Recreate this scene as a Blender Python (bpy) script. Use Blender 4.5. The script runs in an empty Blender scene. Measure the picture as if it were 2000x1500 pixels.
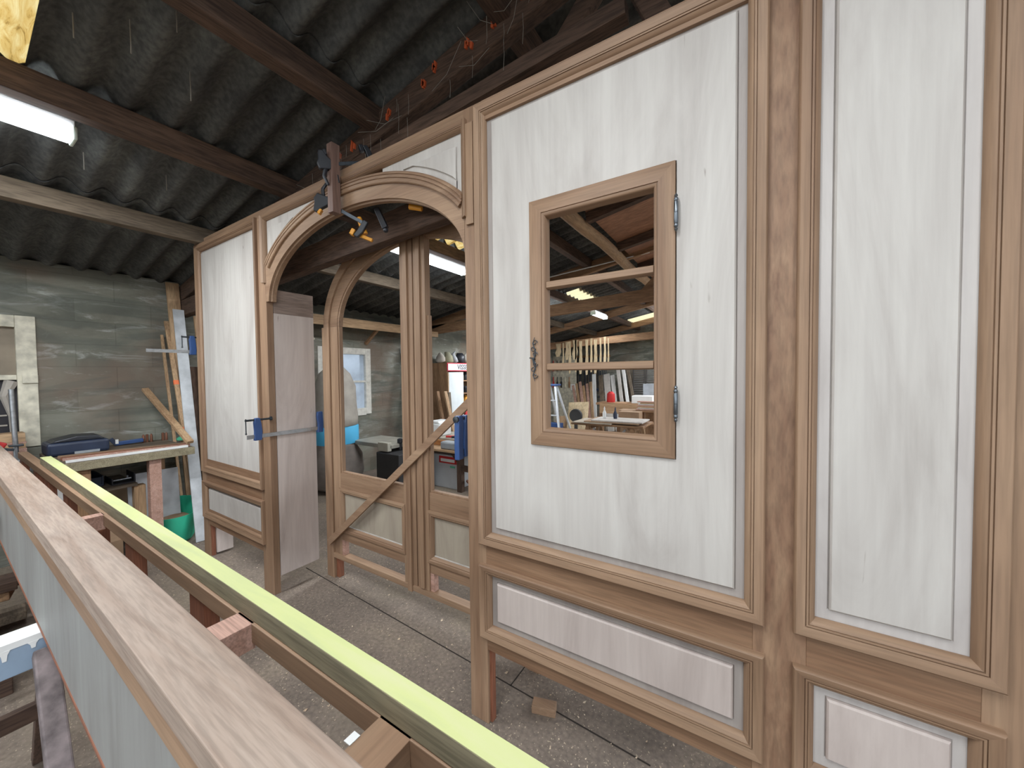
import bpy, bmesh, math, random
from mathutils import Vector, Matrix
random.seed(7)
S = bpy.context.scene
COL = S.collection
# ------------------------------------------------------------------ camera
cam = bpy.data.objects.new('camera', bpy.data.cameras.new('camera'))
COL.objects.link(cam)
cam.data.sensor_width = 36.0
cam.data.lens = 729.0 / 2000 * 36
cam.data.clip_start = 0.02
r_ = Vector((0.84713117, 0.53127417, -0.0107952)); u_ = Vector((-0.0060884, 0.03001804, 0.99953081)); f_ = Vector((-0.53134895, 0.84666799, -0.02866383))
M = Matrix((( r_.x, u_.x, -f_.x), (r_.y, u_.y, -f_.y), (r_.z, u_.z, -f_.z))).to_4x4()
M.translation = Vector((0, 0, 1.5))
cam.matrix_world = M
S.camera = cam
# ------------------------------------------------------------------ world, exposure
W = bpy.data.worlds.new('world'); S.world = W; W.use_nodes = True
nt = W.node_tree; nt.nodes.clear()
wo = nt.nodes.new('ShaderNodeOutputWorld'); bg = nt.nodes.new('ShaderNodeBackground')
tc = nt.nodes.new('ShaderNodeTexCoord'); sx = nt.nodes.new('ShaderNodeSeparateXYZ'); rp = nt.nodes.new('ShaderNodeValToRGB')
nt.links.new(tc.outputs['Generated'], sx.inputs[0]); nt.links.new(sx.outputs['Z'], rp.inputs[0])
rp.color_ramp.elements[0].position = 0.0; rp.color_ramp.elements[0].color = (.10, .10, .09, 1)
rp.color_ramp.elements[1].position = 0.06; rp.color_ramp.elements[1].color = (.86, .93, 1, 1)
nt.links.new(rp.outputs[0], bg.inputs[0]); bg.inputs[1].default_value = 1.5
nt.links.new(bg.outputs[0], wo.inputs[0])
S.view_settings.view_transform = 'Standard'; S.view_settings.look = 'None'
S.view_settings.exposure = 0.35; S.view_settings.gamma = 1.0; S.view_settings.use_curve_mapping = False

def area(name, loc, rot, sx_, sy_, power, col):
    l = bpy.data.lights.new(name, 'AREA'); l.shape = 'RECTANGLE'; l.size = sx_; l.size_y = sy_; l.energy = power; l.color = col
    o = bpy.data.objects.new(name, l); COL.objects.link(o); o.location = loc; o.rotation_euler = rot; return o
# added soft fill from behind the camera, standing in for outside daylight
area('added_daylight_fill', (-.3, -2.9, 1.7), (math.radians(88), 0, 0), 5.0, 2.8, 26, (.95, .975, 1))
# ------------------------------------------------------------------ materials
def mat(name):
    m = bpy.data.materials.new(name); m.use_nodes = True
    return m, m.node_tree, m.node_tree.nodes['Principled BSDF']
def ramp(nt, fac, stops):
    r = nt.nodes.new('ShaderNodeValToRGB'); e = r.color_ramp.elements
    while len(e) < len(stops): e.new(.5)
    for i, (p, c) in enumerate(stops): e[i].position = p; e[i].color = (*c, 1)
    nt.links.new(fac, r.inputs[0]); return r.outputs[0]
def coords(nt, scale, kind='Object'):
    t = nt.nodes.new('ShaderNodeTexCoord'); oi = nt.nodes.new('ShaderNodeObjectInfo')
    ml = nt.nodes.new('ShaderNodeMath'); ml.operation = 'MULTIPLY'; ml.inputs[1].default_value = 37
    nt.links.new(oi.outputs['Random'], ml.inputs[0])
    ad = nt.nodes.new('ShaderNodeVectorMath'); ad.operation = 'ADD'
    nt.links.new(t.outputs[kind], ad.inputs[0]); nt.links.new(ml.outputs[0], ad.inputs[1])
    mp = nt.nodes.new('ShaderNodeMapping'); mp.inputs['Scale'].default_value = scale
    nt.links.new(ad.outputs[0], mp.inputs[0]); return mp.outputs[0]
def noise(nt, vec, scale=1, detail=4, dist=0, rough=.5):
    n = nt.nodes.new('ShaderNodeTexNoise'); n.inputs['Scale'].default_value = scale; n.inputs['Detail'].default_value = detail
    n.inputs['Distortion'].default_value = dist; n.inputs['Roughness'].default_value = rough
    nt.links.new(vec, n.inputs['Vector']); return n.outputs['Fac']
def mix(nt, a, b, fac, mode='MIX'):
    m = nt.nodes.new('ShaderNodeMix'); m.data_type = 'RGBA'; m.blend_type = mode
    for s, v in ((m.inputs[6], a), (m.inputs[7], b)):
        if isinstance(v, tuple): s.default_value = (*v, 1)
        else: nt.links.new(v, s)
    if isinstance(fac, float): m.inputs[0].default_value = fac
    else: nt.links.new(fac, m.inputs[0])
    return m.outputs[2]
def bump(nt, b, h, strength=.2, dist=.002):
    n = nt.nodes.new('ShaderNodeBump'); n.inputs['Strength'].default_value = strength; n.inputs['Distance'].default_value = dist
    nt.links.new(h, n.inputs['Height']); nt.links.new(n.outputs[0], b.inputs['Normal'])
def wood(name, c1, c2, axis, fine=22, longs=1.1, rough=.6, pores=.3, dist=.7):
    m, nt, b = mat(name)
    sc = [fine] * 3; sc[axis] = longs
    v = coords(nt, sc); n1 = noise(nt, v, 1, 6, dist)
    col = ramp(nt, n1, [(.3, c1), (.7, c2)])
    sc2 = [fine * 9] * 3; sc2[axis] = longs * 9
    n2 = noise(nt, coords(nt, sc2), 1, 2, 0)
    k = ramp(nt, n2, [(.35, (1 - pores,) * 3), (.6, (1, 1, 1))])
    n3 = noise(nt, coords(nt, (1.3, 1.3, 1.3)), 1, 2)
    k3 = ramp(nt, n3, [(.3, (.86, .84, .82)), (.7, (1.08, 1.08, 1.08))])
    c = mix(nt, col, k, 1.0, 'MULTIPLY'); c = mix(nt, c, k3, 1.0, 'MULTIPLY')
    nt.links.new(c, b.inputs['Base Color']); b.inputs['Roughness'].default_value = rough
    bump(nt, b, n2, .12, .001); return m
def plain(name, c, rough=.6, metal=0, var=.15, scale=8):
    m, nt, b = mat(name)
    n = noise(nt, coords(nt, (scale,) * 3), 1, 5)
    lo = tuple(x * (1 - var) for x in c); hi = tuple(min(1, x * (1 + var)) for x in c)
    nt.links.new(ramp(nt, n, [(.3, lo), (.7, hi)]), b.inputs['Base Color'])
    b.inputs['Roughness'].default_value = rough; b.inputs['Metallic'].default_value = metal
    return m
SAP = ((.25, .147, .088), (.38, .25, .157))
SRL = wood('shaded_figured_sapele_rail', (.19, .098, .052), (.345, .21, .125), 0, fine=17, longs=.8, dist=.5, pores=.22)  # richer figure, with the shade beneath the mouldings put into the darker colour
SST = wood('figured_sapele_stile', (.235, .13, .078), (.37, .235, .145), 2, fine=13, longs=2.6, dist=2.6, pores=.2)
SX = [wood('sapele_grain_' + 'xyz'[i], *SAP, i, fine=15, longs=.7, dist=.45, pores=.17) for i in range(3)]
RED = [wood('red_sapele_%s' % 'xyz'[i], (.20, .07, .036), (.31, .12, .065), i) for i in range(3)]
PINK = wood('pink_sawn_timber', (.42, .24, .18), (.58, .37, .30), 0, rough=.75)
PALEX = wood('planed_pale_sapele', (.30, .215, .165), (.43, .345, .285), 0, fine=26, longs=1.6, dist=1.1, pores=.22)
OLD = [wood('old_beam_%s' % 'xyz'[i], (.07, .042, .03), (.145, .088, .06), i, fine=12, rough=.9, pores=.45) for i in range(3)]
GREYW = [wood('weathered_purlin_%s' % 'xyz'[i], (.11, .085, .06), (.22, .17, .12), i, fine=12, rough=.9, pores=.4) for i in range(3)]
PINE = [wood('pine_%s' % 'xyz'[i], (.36, .22, .12), (.52, .35, .2), i, fine=14, rough=.7) for i in range(3)]
PINED = [wood('brown_tie_%s' % 'xyz'[i], (.23, .125, .065), (.40, .24, .13), i, fine=10, rough=.8) for i in range(3)]
OLIVE = wood('treated_timber', (.24, .205, .13), (.37, .33, .22), 0, fine=20, rough=.8)
def ply(name, tint=(1, 1, 1), con=1.0):
    m, nt, b = mat(name)
    n1 = noise(nt, coords(nt, (3.6, 3.6, .8)), 1, 6, 1.8, .6)
    c = ramp(nt, n1, [(.28, (.42 * tint[0], .385 * tint[1], .355 * tint[2])), (.5, (.53 * tint[0], .50 * tint[1], .465 * tint[2])), (.72, (.60 * tint[0], .575 * tint[1], .535 * tint[2]))])
    n2 = noise(nt, coords(nt, (60, 60, 2.2)), 1, 3, .3)
    k = ramp(nt, n2, [(.3, (.93, .925, .925)), (.6, (1, 1, 1))])
    n3 = noise(nt, coords(nt, (35, 35, 7)), 1, 2, .5)
    k3 = ramp(nt, n3, [(.18, (.55, .5, .47)), (.25, (1, 1, 1))])
    c = mix(nt, c, k, 1.0, 'MULTIPLY'); c = mix(nt, c, k3, 1.0, 'MULTIPLY')
    nt.links.new(c, b.inputs['Base Color']); b.inputs['Roughness'].default_value = .62
    bump(nt, b, n2, .08, .001); return m
PLY = ply('okoume_plywood'); PLYP = ply('pink_plywood', (1.06, .97, .96)); PLYG = ply('grey_plywood', (.50, .53, .545)); PLYD = ply('brown_grey_plywood', (.72, .66, .56))
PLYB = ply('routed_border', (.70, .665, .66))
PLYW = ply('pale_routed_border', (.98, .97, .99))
PLYY = wood('birch_ply', (.5, .38, .22), (.66, .53, .34), 2, fine=6)
WHITE = plain('white_paint', (.75, .76, .75), .5, 0, .06)
CREAM = plain('flaking_cream_paint', (.55, .52, .42), .7, 0, .3, 14)
BLUE = plain('blue_clamp_enamel', (.035, .08, .22), .35, 0, .12)
STEEL = plain('zinc_steel', (.42, .44, .46), .35, .9, .18, 40)
PEWTER = plain('pewter_grey', (.16, .18, .20), .32, .85, .15, 40)
IRON = plain('dark_iron', (.07, .08, .09), .4, .8, .2, 60)
BLACK = plain('black_plastic', (.018, .02, .026), .45, 0, .2)
NAVY = plain('navy_plastic', (.02, .03, .06), .45, 0, .2)
YEL = plain('yellow_grip', (.75, .33, .03), .45, 0, .1)
ORA = plain('orange_tape', (.8, .18, .06), .55, 0, .1)
REDP = plain('red_paint', (.5, .03, .03), .4, 0, .1)
GREEN = plain('green_plastic', (.04, .50, .31), .4, 0, .08)
GREYP = plain('grey_panel', (.3, .32, .34), .6, 0, .1)
DARK = plain('dark_floor_joint', (.02, .014, .01), .9)  # dark joint and crack lines in the concrete floor
CARD = plain('cardboard', (.32, .21, .13), .85, 0, .15)
CLOTH = plain('dusty_filter_cloth', (.36, .33, .29), .95, 0, .15)
CLOTHD = plain('brown_filter_bag', (.22, .19, .17), .95, 0, .2)
SKYB = plain('light_blue_band', (.08, .45, .75), .5, 0, .05)
OLDPOST = plain('paint_spattered_post', (.17, .14, .14), .85, 0, .5, 22)
BLUEW = plain('faded_blue_paint', (.24, .32, .42), .6, 0, .15)
RUBBER = plain('black_rubber', (.02, .02, .02), .7)
SILV = plain('silvered_batten', (.46, .48, .5), .5, 0, .25, 9)
FLUO = plain('green_marker', (.1, .5, .3), .5)
# fluorescent-yellow painted top of the straight edge
m, nt, b = mat('lime_paint'); LIME = m
n = noise(nt, coords(nt, (3, 30, 30)), 1, 5, .4)
nt.links.new(ramp(nt, n, [(.3, (.50, .55, .27)), (.5, (.56, .60, .27)), (.75, (.60, .60, .36))]), b.inputs['Base Color']); b.inputs['Roughness'].default_value = .6
# fibre-cement roof sheets
m, nt, b = mat('fibre_cement'); ROOF = m
n = noise(nt, coords(nt, (2.2, 5, 2.2)), 1, 7, .4, .65)
n2 = noise(nt, coords(nt, (40, 40, 40)), 1, 4)
c = ramp(nt, n, [(.3, (.045, .045, .047)), (.55, (.10, .102, .10)), (.75, (.17, .178, .17))])
c = mix(nt, c, ramp(nt, n2, [(.35, (.7, .7, .7)), (.65, (1.15, 1.15, 1.1))]), 1.0, 'MULTIPLY')
nt.links.new(c, b.inputs['Base Color']); b.inputs['Roughness'].default_value = .95; bump(nt, b, n2, .4, .003)
# translucent roof sheet
m, nt, b = mat('yellowed_grp_sheet'); GRP = m
n = noise(nt, coords(nt, (7, 30, 7)), 1, 6, 1.0, .7)
c = ramp(nt, n, [(.33, (.35, .24, .10)), (.45, (.85, .68, .36)), (.62, (1, .92, .66))])
tr = nt.nodes.new('ShaderNodeBsdfTranslucent'); nt.links.new(c, tr.inputs[0])
nt.links.new(c, b.inputs['Base Color'])
ms = nt.nodes.new('ShaderNodeMixShader'); ms.inputs[0].default_value = .85
nt.links.new(b.outputs[0], ms.inputs[1]); nt.links.new(tr.outputs[0], ms.inputs[2]); nt.links.new(ms.outputs[0], nt.nodes['Material Output'].inputs[0])
m, nt, b = mat('pale_grp_sheet'); GRP2 = m
tr = nt.nodes.new('ShaderNodeBsdfTranslucent'); tr.inputs[0].default_value = (1, .93, .72, 1)
ms = nt.nodes.new('ShaderNodeMixShader'); ms.inputs[0].default_value = .9
nt.links.new(b.outputs[0], ms.inputs[1]); nt.links.new(tr.outputs[0], ms.inputs[2]); nt.links.new(ms.outputs[0], nt.nodes['Material Output'].inputs[0])
# block wall
m, nt, b = mat('limewashed_blockwork'); BLOCK = m
t = nt.nodes.new('ShaderNodeTexCoord'); se = nt.nodes.new('ShaderNodeSeparateXYZ'); cb = nt.nodes.new('ShaderNodeCombineXYZ'); sm = nt.nodes.new('ShaderNodeMath')
nt.links.new(t.outputs['Object'], se.inputs[0]); nt.links.new(se.outputs['X'], sm.inputs[0]); nt.links.new(se.outputs['Y'], sm.inputs[1])
nt.links.new(sm.outputs[0], cb.inputs[0]); nt.links.new(se.outputs['Z'], cb.inputs[1])
br = nt.nodes.new('ShaderNodeTexBrick'); br.inputs['Scale'].default_value = 1; br.inputs['Brick Width'].default_value = .5; br.inputs['Row Height'].default_value = .2
br.inputs['Mortar Size'].default_value = .006; br.inputs['Mortar Smooth'].default_value = .8
br.inputs['Color1'].default_value = (.85, .85, .85, 1); br.inputs['Color2'].default_value = (1.08, 1.08, 1.08, 1); br.inputs['Mortar'].default_value = (.84, .84, .82, 1)
nt.links.new(cb.outputs[0], br.inputs['Vector'])
n = noise(nt, coords(nt, (.9, .9, 2.2)), 1, 8, .6, .6)
c = ramp(nt, n, [(.3, (.13, .125, .10)), (.5, (.21, .21, .17)), (.62, (.27, .275, .235)), (.8, (.42, .43, .40))])
n2 = noise(nt, coords(nt, (2.5, 2.5, 11)), 1, 9, .9, .7)
c = mix(nt, c, (.46, .48, .45), ramp(nt, n2, [(.54, (0, 0, 0)), (.68, (.75, .75, .75))]))
n3 = noise(nt, coords(nt, (1.6, 1.6, 1.6)), 1, 4)
c = mix(nt, c, (.17, .115, .085), ramp(nt, n3, [(.45, (0, 0, 0)), (.65, (.7, .7, .7))]))
n6 = noise(nt, coords(nt, (1.1, 1.1, 5)), 1, 6, 1.2)
c = mix(nt, c, (.09, .10, .085), ramp(nt, n6, [(.5, (0, 0, 0)), (.62, (.6, .6, .6))]))
c = mix(nt, c, br.outputs['Color'], 1.0, 'MULTIPLY')
nt.links.new(c, b.inputs['Base Color']); b.inputs['Roughness'].default_value = .92
n4 = noise(nt, coords(nt, (25, 25, 25)), 1, 6); bump(nt, b, n4, .5, .006)
# floor
m, nt, b = mat('dusty_concrete'); FLOOR = m
n = noise(nt, coords(nt, (1.1, 1.1, 1)), 1, 8, .5, .65)
c = ramp(nt, n, [(.3, (.135, .107, .086)), (.5, (.205, .163, .132)), (.7, (.295, .238, .18))])
n2 = noise(nt, coords(nt, (55, 55, 55)), 1, 3)
c = mix(nt, c, ramp(nt, n2, [(.3, (.72, .72, .72)), (.7, (1.15, 1.15, 1.15))]), 1.0, 'MULTIPLY')
n3 = noise(nt, coords(nt, (130, 130, 130)), 1, 1)
c = mix(nt, c, (.5, .42, .3), ramp(nt, n3, [(.68, (0, 0, 0)), (.74, (.8, .8, .8))]))
n5 = noise(nt, coords(nt, (.8, 2.2, 1)), 1, 3)
c = mix(nt, c, (.30, .25, .17), ramp(nt, n5, [(.5, (0, 0, 0)), (.8, (.5, .5, .5))]))
nt.links.new(c, b.inputs['Base Color']); b.inputs['Roughness'].default_value = .85; bump(nt, b, n2, .25, .003)
CHIP = wood('wood_chip', (.5, .36, .24), (.8, .68, .52), 0)
def emis(name, c, s):
    m, nt, b = mat(name); b.inputs['Emission Color'].default_value = (*c, 1); b.inputs['Emission Strength'].default_value = s; b.inputs['Base Color'].default_value = (.8, .8, .8, 1); return m
TUBE = emis('lit_diffuser', (.86, .93, 1), 11)
# window glass
m, nt, b = mat('dirty_glass'); GLASS = m
tr = nt.nodes.new('ShaderNodeBsdfTransparent'); tr.inputs[0].default_value = (.9, .95, 1, 1)
tl = nt.nodes.new('ShaderNodeBsdfTranslucent'); tl.inputs[0].default_value = (.75, .8, .88, 1)
ms = nt.nodes.new('ShaderNodeMixShader'); n = noise(nt, coords(nt, (3, 3, 3)), 1, 5)
nt.links.new(ramp(nt, n, [(.3, (.3, .3, .3)), (.8, (.75, .75, .75))]), ms.inputs[0])
nt.links.new(tr.outputs[0], ms.inputs[1]); nt.links.new(tl.outputs[0], ms.inputs[2]); nt.links.new(ms.outputs[0], nt.nodes['Material Output'].inputs[0])
MILKY = plain('dusty_sheeting', (.24, .20, .15), .8, 0, .25, 5)
# ------------------------------------------------------------------ mesh helpers
class B:
    def __init__(s): s.bm = bmesh.new()
    def face(s, vs, mi=0):
        try:
            f = s.bm.faces.new(vs); f.material_index = mi; return f
        except ValueError: return None
    def v(s, p): return s.bm.verts.new(p)
    def box(s, x0, x1, y0, y1, z0, z1, mi=0, top=None):
        vs = [s.v((x, y, z)) for x in (x0, x1) for y in (y0, y1) for z in (z0, z1)]
        for k, (a, b_, c, d) in enumerate(((0, 1, 3, 2), (4, 6, 7, 5), (0, 4, 5, 1), (2, 3, 7, 6), (0, 2, 6, 4), (1, 5, 7, 3))):
            s.face([vs[a], vs[b_], vs[c], vs[d]], top if (top is not None and k == 5) else mi)
        return s
    def beam(s, p0, p1, w, h, up=(0, 0, 1), mi=0, w1=None, h1=None):
        """rectangular bar between two points; w across, h along 'up'"""
        p0 = Vector(p0); p1 = Vector(p1); d = (p1 - p0).normalized(); up = Vector(up)
        a = d.cross(up).normalized(); b_ = a.cross(d).normalized(); rows = []
        for p, ww, hh in ((p0, w, h), (p1, w1 or w, h1 or h)):
            rows.append([s.v(p + a * sx * ww / 2 + b_ * sy * hh / 2) for sx, sy in ((-1, -1), (1, -1), (1, 1), (-1, 1))])
        for i in range(4): s.face([rows[0][i], rows[0][(i + 1) % 4], rows[1][(i + 1) % 4], rows[1][i]], mi)
        s.face(rows[0][::-1], mi); s.face(rows[1], mi); return s
    def tube(s, pts, r, n=10, mi=0, caps=True, closed=False):
        pts = [Vector(p) for p in pts]; rows = []; rr = r if isinstance(r, (list, tuple)) else [r] * len(pts)
        ref = None
        for i, p in enumerate(pts):
            if closed: d = pts[(i + 1) % len(pts)] - pts[i - 1]
            else: d = (pts[min(i + 1, len(pts) - 1)] - pts[max(i - 1, 0)])
            d = d.normalized() if d.length > 1e-9 else Vector((0, 0, 1))
            if ref is None: ref = Vector((0, 0, 1)) if abs(d.z) < .9 else Vector((1, 0, 0))
            a = d.cross(ref).normalized(); b_ = a.cross(d).normalized(); ref = b_
            rows.append([s.v(p + (a * math.cos(2 * math.pi * k / n) + b_ * math.sin(2 * math.pi * k / n)) * rr[i]) for k in range(n)])
        m_ = len(rows)
        for i in range(m_ if closed else m_ - 1):
            A, C = rows[i], rows[(i + 1) % m_]
            for k in range(n): s.face([A[k], A[(k + 1) % n], C[(k + 1) % n], C[k]], mi)
        if caps and not closed: s.face(rows[0][::-1], mi); s.face(rows[-1], mi)
        return s
    def lathe(s, c, prof, n=24, mi=0, axis=2):
        """prof: list of (r, h) along axis from centre c"""
        rows = []
        for r, h in prof:
            row = []
            for k in range(n):
                q = [math.cos(2 * math.pi * k / n) * r, math.sin(2 * math.pi * k / n) * r]
                q.insert(axis, h); row.append(s.v(Vector(c) + Vector(q)))
            rows.append(row)
        for i in range(len(rows) - 1):
            for k in range(n): s.face([rows[i][k], rows[i][(k + 1) % n], rows[i + 1][(k + 1) % n], rows[i + 1][k]], mi)
        s.face(rows[0][::-1], mi); s.face(rows[-1], mi); return s
    def prism(s, poly, axis, a0, a1, mi=0):
        """poly of 2D points in the plane normal to axis, extruded a0..a1"""
        def P(q, a): q = list(q); q.insert(axis, a); return q
        A = [s.v(P(q, a0)) for q in poly]; C = [s.v(P(q, a1)) for q in poly]; n = len(poly)
        for i in range(n): s.face([A[i], A[(i + 1) % n], C[(i + 1) % n], C[i]], mi)
        s.face(A[::-1], mi); s.face(C, mi); return s
    def rects(s, loops, cap0=False, cap1=False, mis=(0, 1, 0, 1), wrap=False):
        """loops of rectangles (x0,x1,z0,z1,y) joined in order: a mitred frame seen from -y"""
        R = []
        for x0, x1, z0, z1, y in loops: R.append([s.v((x0, y, z0)), s.v((x1, y, z0)), s.v((x1, y, z1)), s.v((x0, y, z1))])
        prs = list(zip(R, R[1:])) + ([(R[-1], R[0])] if wrap else [])
        for A, C in prs:
            for k in range(4): s.face([A[k], A[(k + 1) % 4], C[(k + 1) % 4], C[k]], mis[k])
        if cap0: s.face(R[0], mis[0])
        if cap1: s.face(R[-1], mis[0])
        return s
def obj(name, b, mats, parent=None, bevel=0, smooth=False, label=None, cat=None, group=None, kind=None, org=None):
    bm = b.bm; bmesh.ops.recalc_face_normals(bm, faces=bm.faces)
    me = bpy.data.meshes.new(name)
    if parent is not None: o_ = Vector(parent['_w'])
    elif org is not None: o_ = Vector(org)
    elif kind == 'structure': o_ = Vector((0, 0, 0))
    else:
        xs = [v.co for v in bm.verts]
        o_ = Vector(((min(v.x for v in xs) + max(v.x for v in xs)) / 2, (min(v.y for v in xs) + max(v.y for v in xs)) / 2, min(v.z for v in xs)))
    bmesh.ops.translate(bm, verts=bm.verts, vec=-o_)
    bm.to_mesh(me); bm.free()
    o = bpy.data.objects.new(name, me); COL.objects.link(o)
    for m_ in (mats if isinstance(mats, (list, tuple)) else [mats]): me.materials.append(m_)
    if parent is not None: o.parent = parent; o.location = o_ - Vector(parent['_w'])
    else: o.location = o_
    o['_w'] = tuple(o_)
    if smooth:
        for p in me.polygons: p.use_smooth = True
        if smooth != 'all': me.set_sharp_from_angle(angle=math.radians(40))
    if bevel:
        md = o.modifiers.new('bevel', 'BEVEL'); md.width = bevel; md.segments = 2; md.limit_method = 'ANGLE'; md.angle_limit = math.radians(40)
    tag(o, label, cat, group, kind); return o
def tag(o, label=None, cat=None, group=None, kind=None):
    if label: o['label'] = label
    if cat: o['category'] = cat
    if group: o['group'] = group
    if kind: o['kind'] = kind
def thing(name, loc, label, cat, group=None):
    o = bpy.data.objects.new(name, None); COL.objects.link(o); o.location = loc; o.empty_display_size = .1
    o['_w'] = tuple(loc); tag(o, label, cat, group); return o
def dup(root, loc=None, rot=None, label=None):
    def cp(o, par):
        c = o.copy(); COL.objects.link(c); c.parent = par
        for ch in list(kids.get(o, [])): cp(ch, c)
        return c
    kids = {}
    for o in bpy.data.objects:
        if o.parent: kids.setdefault(o.parent, []).append(o)
    r = cp(root, None)
    if loc is not None: r.location = loc
    if rot is not None: r.rotation_euler = rot
    if label: r['label'] = label
    return r
G = [SX[0], SX[2]]      # rails grain x, stiles grain z
# ================================================================== SETTING
b = B(); b.box(-5.3, 6, -4, 12.2, -.1, 0); obj('floor', b, FLOOR, kind='structure')
# left wall with two window openings
b = B(); X0, X1 = -5.2, -5.0
wins = [(-.55, .465, 1.0, 1.95), (2.98, 3.74, .94, 1.86)]
ys = [-4, -.55, .465, 2.98, 3.74, 11.6]
for i in range(5):
    y0, y1 = ys[i], ys[i + 1]
    w = [w for w in wins if abs(w[0] - y0) < .01]
    if w: b.box(X0, X1, y0, y1, 0, w[0][2]); b.box(X0, X1, y0, y1, w[0][3], 2.475)
    else: b.box(X0, X1, y0, y1, 0, 2.475)
bmesh.ops.remove_doubles(b.bm, verts=b.bm.verts, dist=.0005)
obj('wall_left', b, BLOCK, kind='structure')
b = B(); b.box(-5.2, 6, 11.6, 11.8, 0, 2.6)
b.prism([(-5.2, 2.6), (1.5, 2.6), (1.5, 3.85), (-5.2, 2.58)], 1, 11.6, 11.8)
obj('wall_back', b, BLOCK, kind='structure')
obj('trim_60', B().beam((-2.9, 1.57, .0006), (-.3, 1.44, .0006), .006, .001), DARK, kind='structure'); obj('trim_61', B().beam((-.95, 1.47, .0006), (-.93, 4.2, .0006), .005, .001), DARK, kind='structure')
# windows
b = B()
y0, y1, z0, z1 = wins[0]
for a in (.035, ):
    b.box(-5.06, -4.985, y1 - a, y1 + .07, z0 - .06, z1 + .06); b.box(-5.06, -4.985, y0 - .06, y0 + a, z0 - .06, z1 + .06)
    b.box(-5.06, -4.986, y0 + a, y1 - a, z0 - .06, z0 + a); b.box(-5.06, -4.986, y0 + a, y1 - a, z1 - a, z1 + .06)
    b.box(-5.05, -4.99, y0 + a, y1 - a, 1.49, 1.53)
    b.box(-4.985, -4.97, y1 - .012, y1 + .07, 1.46, 1.53)
w1 = obj('window_1', b, CREAM, kind='structure', bevel=.004)
w1['label'] = 'old cream painted window with flaking frame at the left edge'
b = B(); b.box(-5.04, -5.03, y0 + .03, y1 - .03, 1.53, z1 - .03); obj('upper_pane', b, MILKY, w1)
b = B(); b.box(-5.04, -5.03, y0 + .03, y1 - .03, z0 + .03, 1.49); obj('lower_pane', b, plain('black_backing', (.015, .013, .018), .5), w1)
b = B(); 
for z in (1.12, 1.2): b.box(-5.03, -5.02, y0 + .05, y1 - .09, z, z + .012)
b.tube([(-5.01, y1 - .06, 1.48), (-5.0, y1 - .1, 1.36), (-5.01, y1 - .07, 1.2), (-5.01, y1 - .06, 1.05)], [.04, .025, .015, .02], 7)
obj('torn_curtain', b, CLOTH, w1)
y0, y1, z0, z1 = wins[1]
b = B()
for a in (.05, ):
    b.box(-5.06, -4.985, y1 - a, y1 + .045, z0 - .045, z1 + .045); b.box(-5.06, -4.985, y0 - .045, y0 + a, z0 - .045, z1 + .045)
    b.box(-5.06, -4.986, y0 + a, y1 - a, z0 - .06, z0 + a); b.box(-5.06, -4.986, y0 + a, y1 - a, z1 - a, z1 + .045)
    b.box(-5.05, -4.99, y0 + a, y1 - a, 1.385, 1.415); b.box(-4.99, -4.97, y1 - .03, y1 + .01, 1.38, 1.42)
w2 = obj('window_2', b, plain('white_flaking', (.68, .66, .6), .7, 0, .15, 20), kind='structure', bevel=.004)
b = B(); b.box(-5.04, -5.03, y0 + .05, y1 - .05, 1.415, z1 - .05); obj('pane', b, GLASS, w2)
b = B(); b.box(-5.04, -5.03, y0 + .05, y1 - .05, z0 + .05, 1.385); obj('pane', b, GLASS, w2)
# ---- roof of corrugated sheets
SL = .19
def zr(x): return 2.49 + SL * (x + 5) if x <= 1.5 else 2.49 + SL * 6.5 - SL * (x - 1.5)
PER = .177
def sheet(name, x0, x1, y0, y1, dz, m_, amp=.032, kind='structure'):
    b = B(); n = int((y1 - y0) / PER * 10); rows = []
    for k in range(n + 1):
        y = y0 + (y1 - y0) * k / n; w = amp * math.cos(2 * math.pi * y / PER)
        rows.append([b.v((x, y, zr(x) + dz + w + t)) for x in (x0, x1) for t in (0, .007)])
    for A, C in zip(rows, rows[1:]):
        for i, j in ((0, 2), (3, 1), (1, 0), (2, 3)): b.face([A[i], A[j], C[j], C[i]])
    b.face([rows[0][i] for i in (0, 2, 3, 1)]); b.face([rows[-1][i] for i in (0, 2, 3, 1)])
    for f in b.bm.faces: f.smooth = True
    o = obj(name, b, m_, kind=kind, smooth=True); return o
c0 = obj('ceiling', B().box(1.45, 1.55, -2.6, 11.7, zr(1.5) + .03, zr(1.5) + .06), ROOF, kind='structure')
def rs(x0, x1, y0, y1, dz, m_=ROOF): o = sheet('roof_sheet', x0, x1, y0, y1, dz, m_); o.parent = c0; o['kind'] = 'structure'; return o
rs(-5.35, -3.66, -2.65, 11.7, -.012)
rs(-3.72, -1.78, .30, 2.655, 0)
rs(-3.72, -2.74, -2.65, .30, 0)
rs(-3.72, -2.74, 2.655, 11.7, 0)
rs(-2.80, -1.78, 3.363, 6.2, .012); rs(-2.50, -1.78, 6.2, 7.2, .012); rs(-2.80, -1.78, 7.2, 10.3, .012); rs(-2.80, -1.78, 10.9, 11.7, .012)
rs(-1.86, 1.52, -2.65, 11.7, .012)
rs(1.48, 4.6, -2.65, 11.7, 0)
for a in ((-2.80, -1.78, -.7, .30), (-2.80, -1.78, 2.655, 3.363), (-2.80, -2.46, 6.2, 7.2), (-2.80, -1.78, 10.3, 10.9)):
    o = sheet('roof_light_sheet', *a, .004, GRP2 if a[2] > 5 else GRP); o.parent = c0
rs(-2.80, -1.78, -2.65, -.7, 0)
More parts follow.
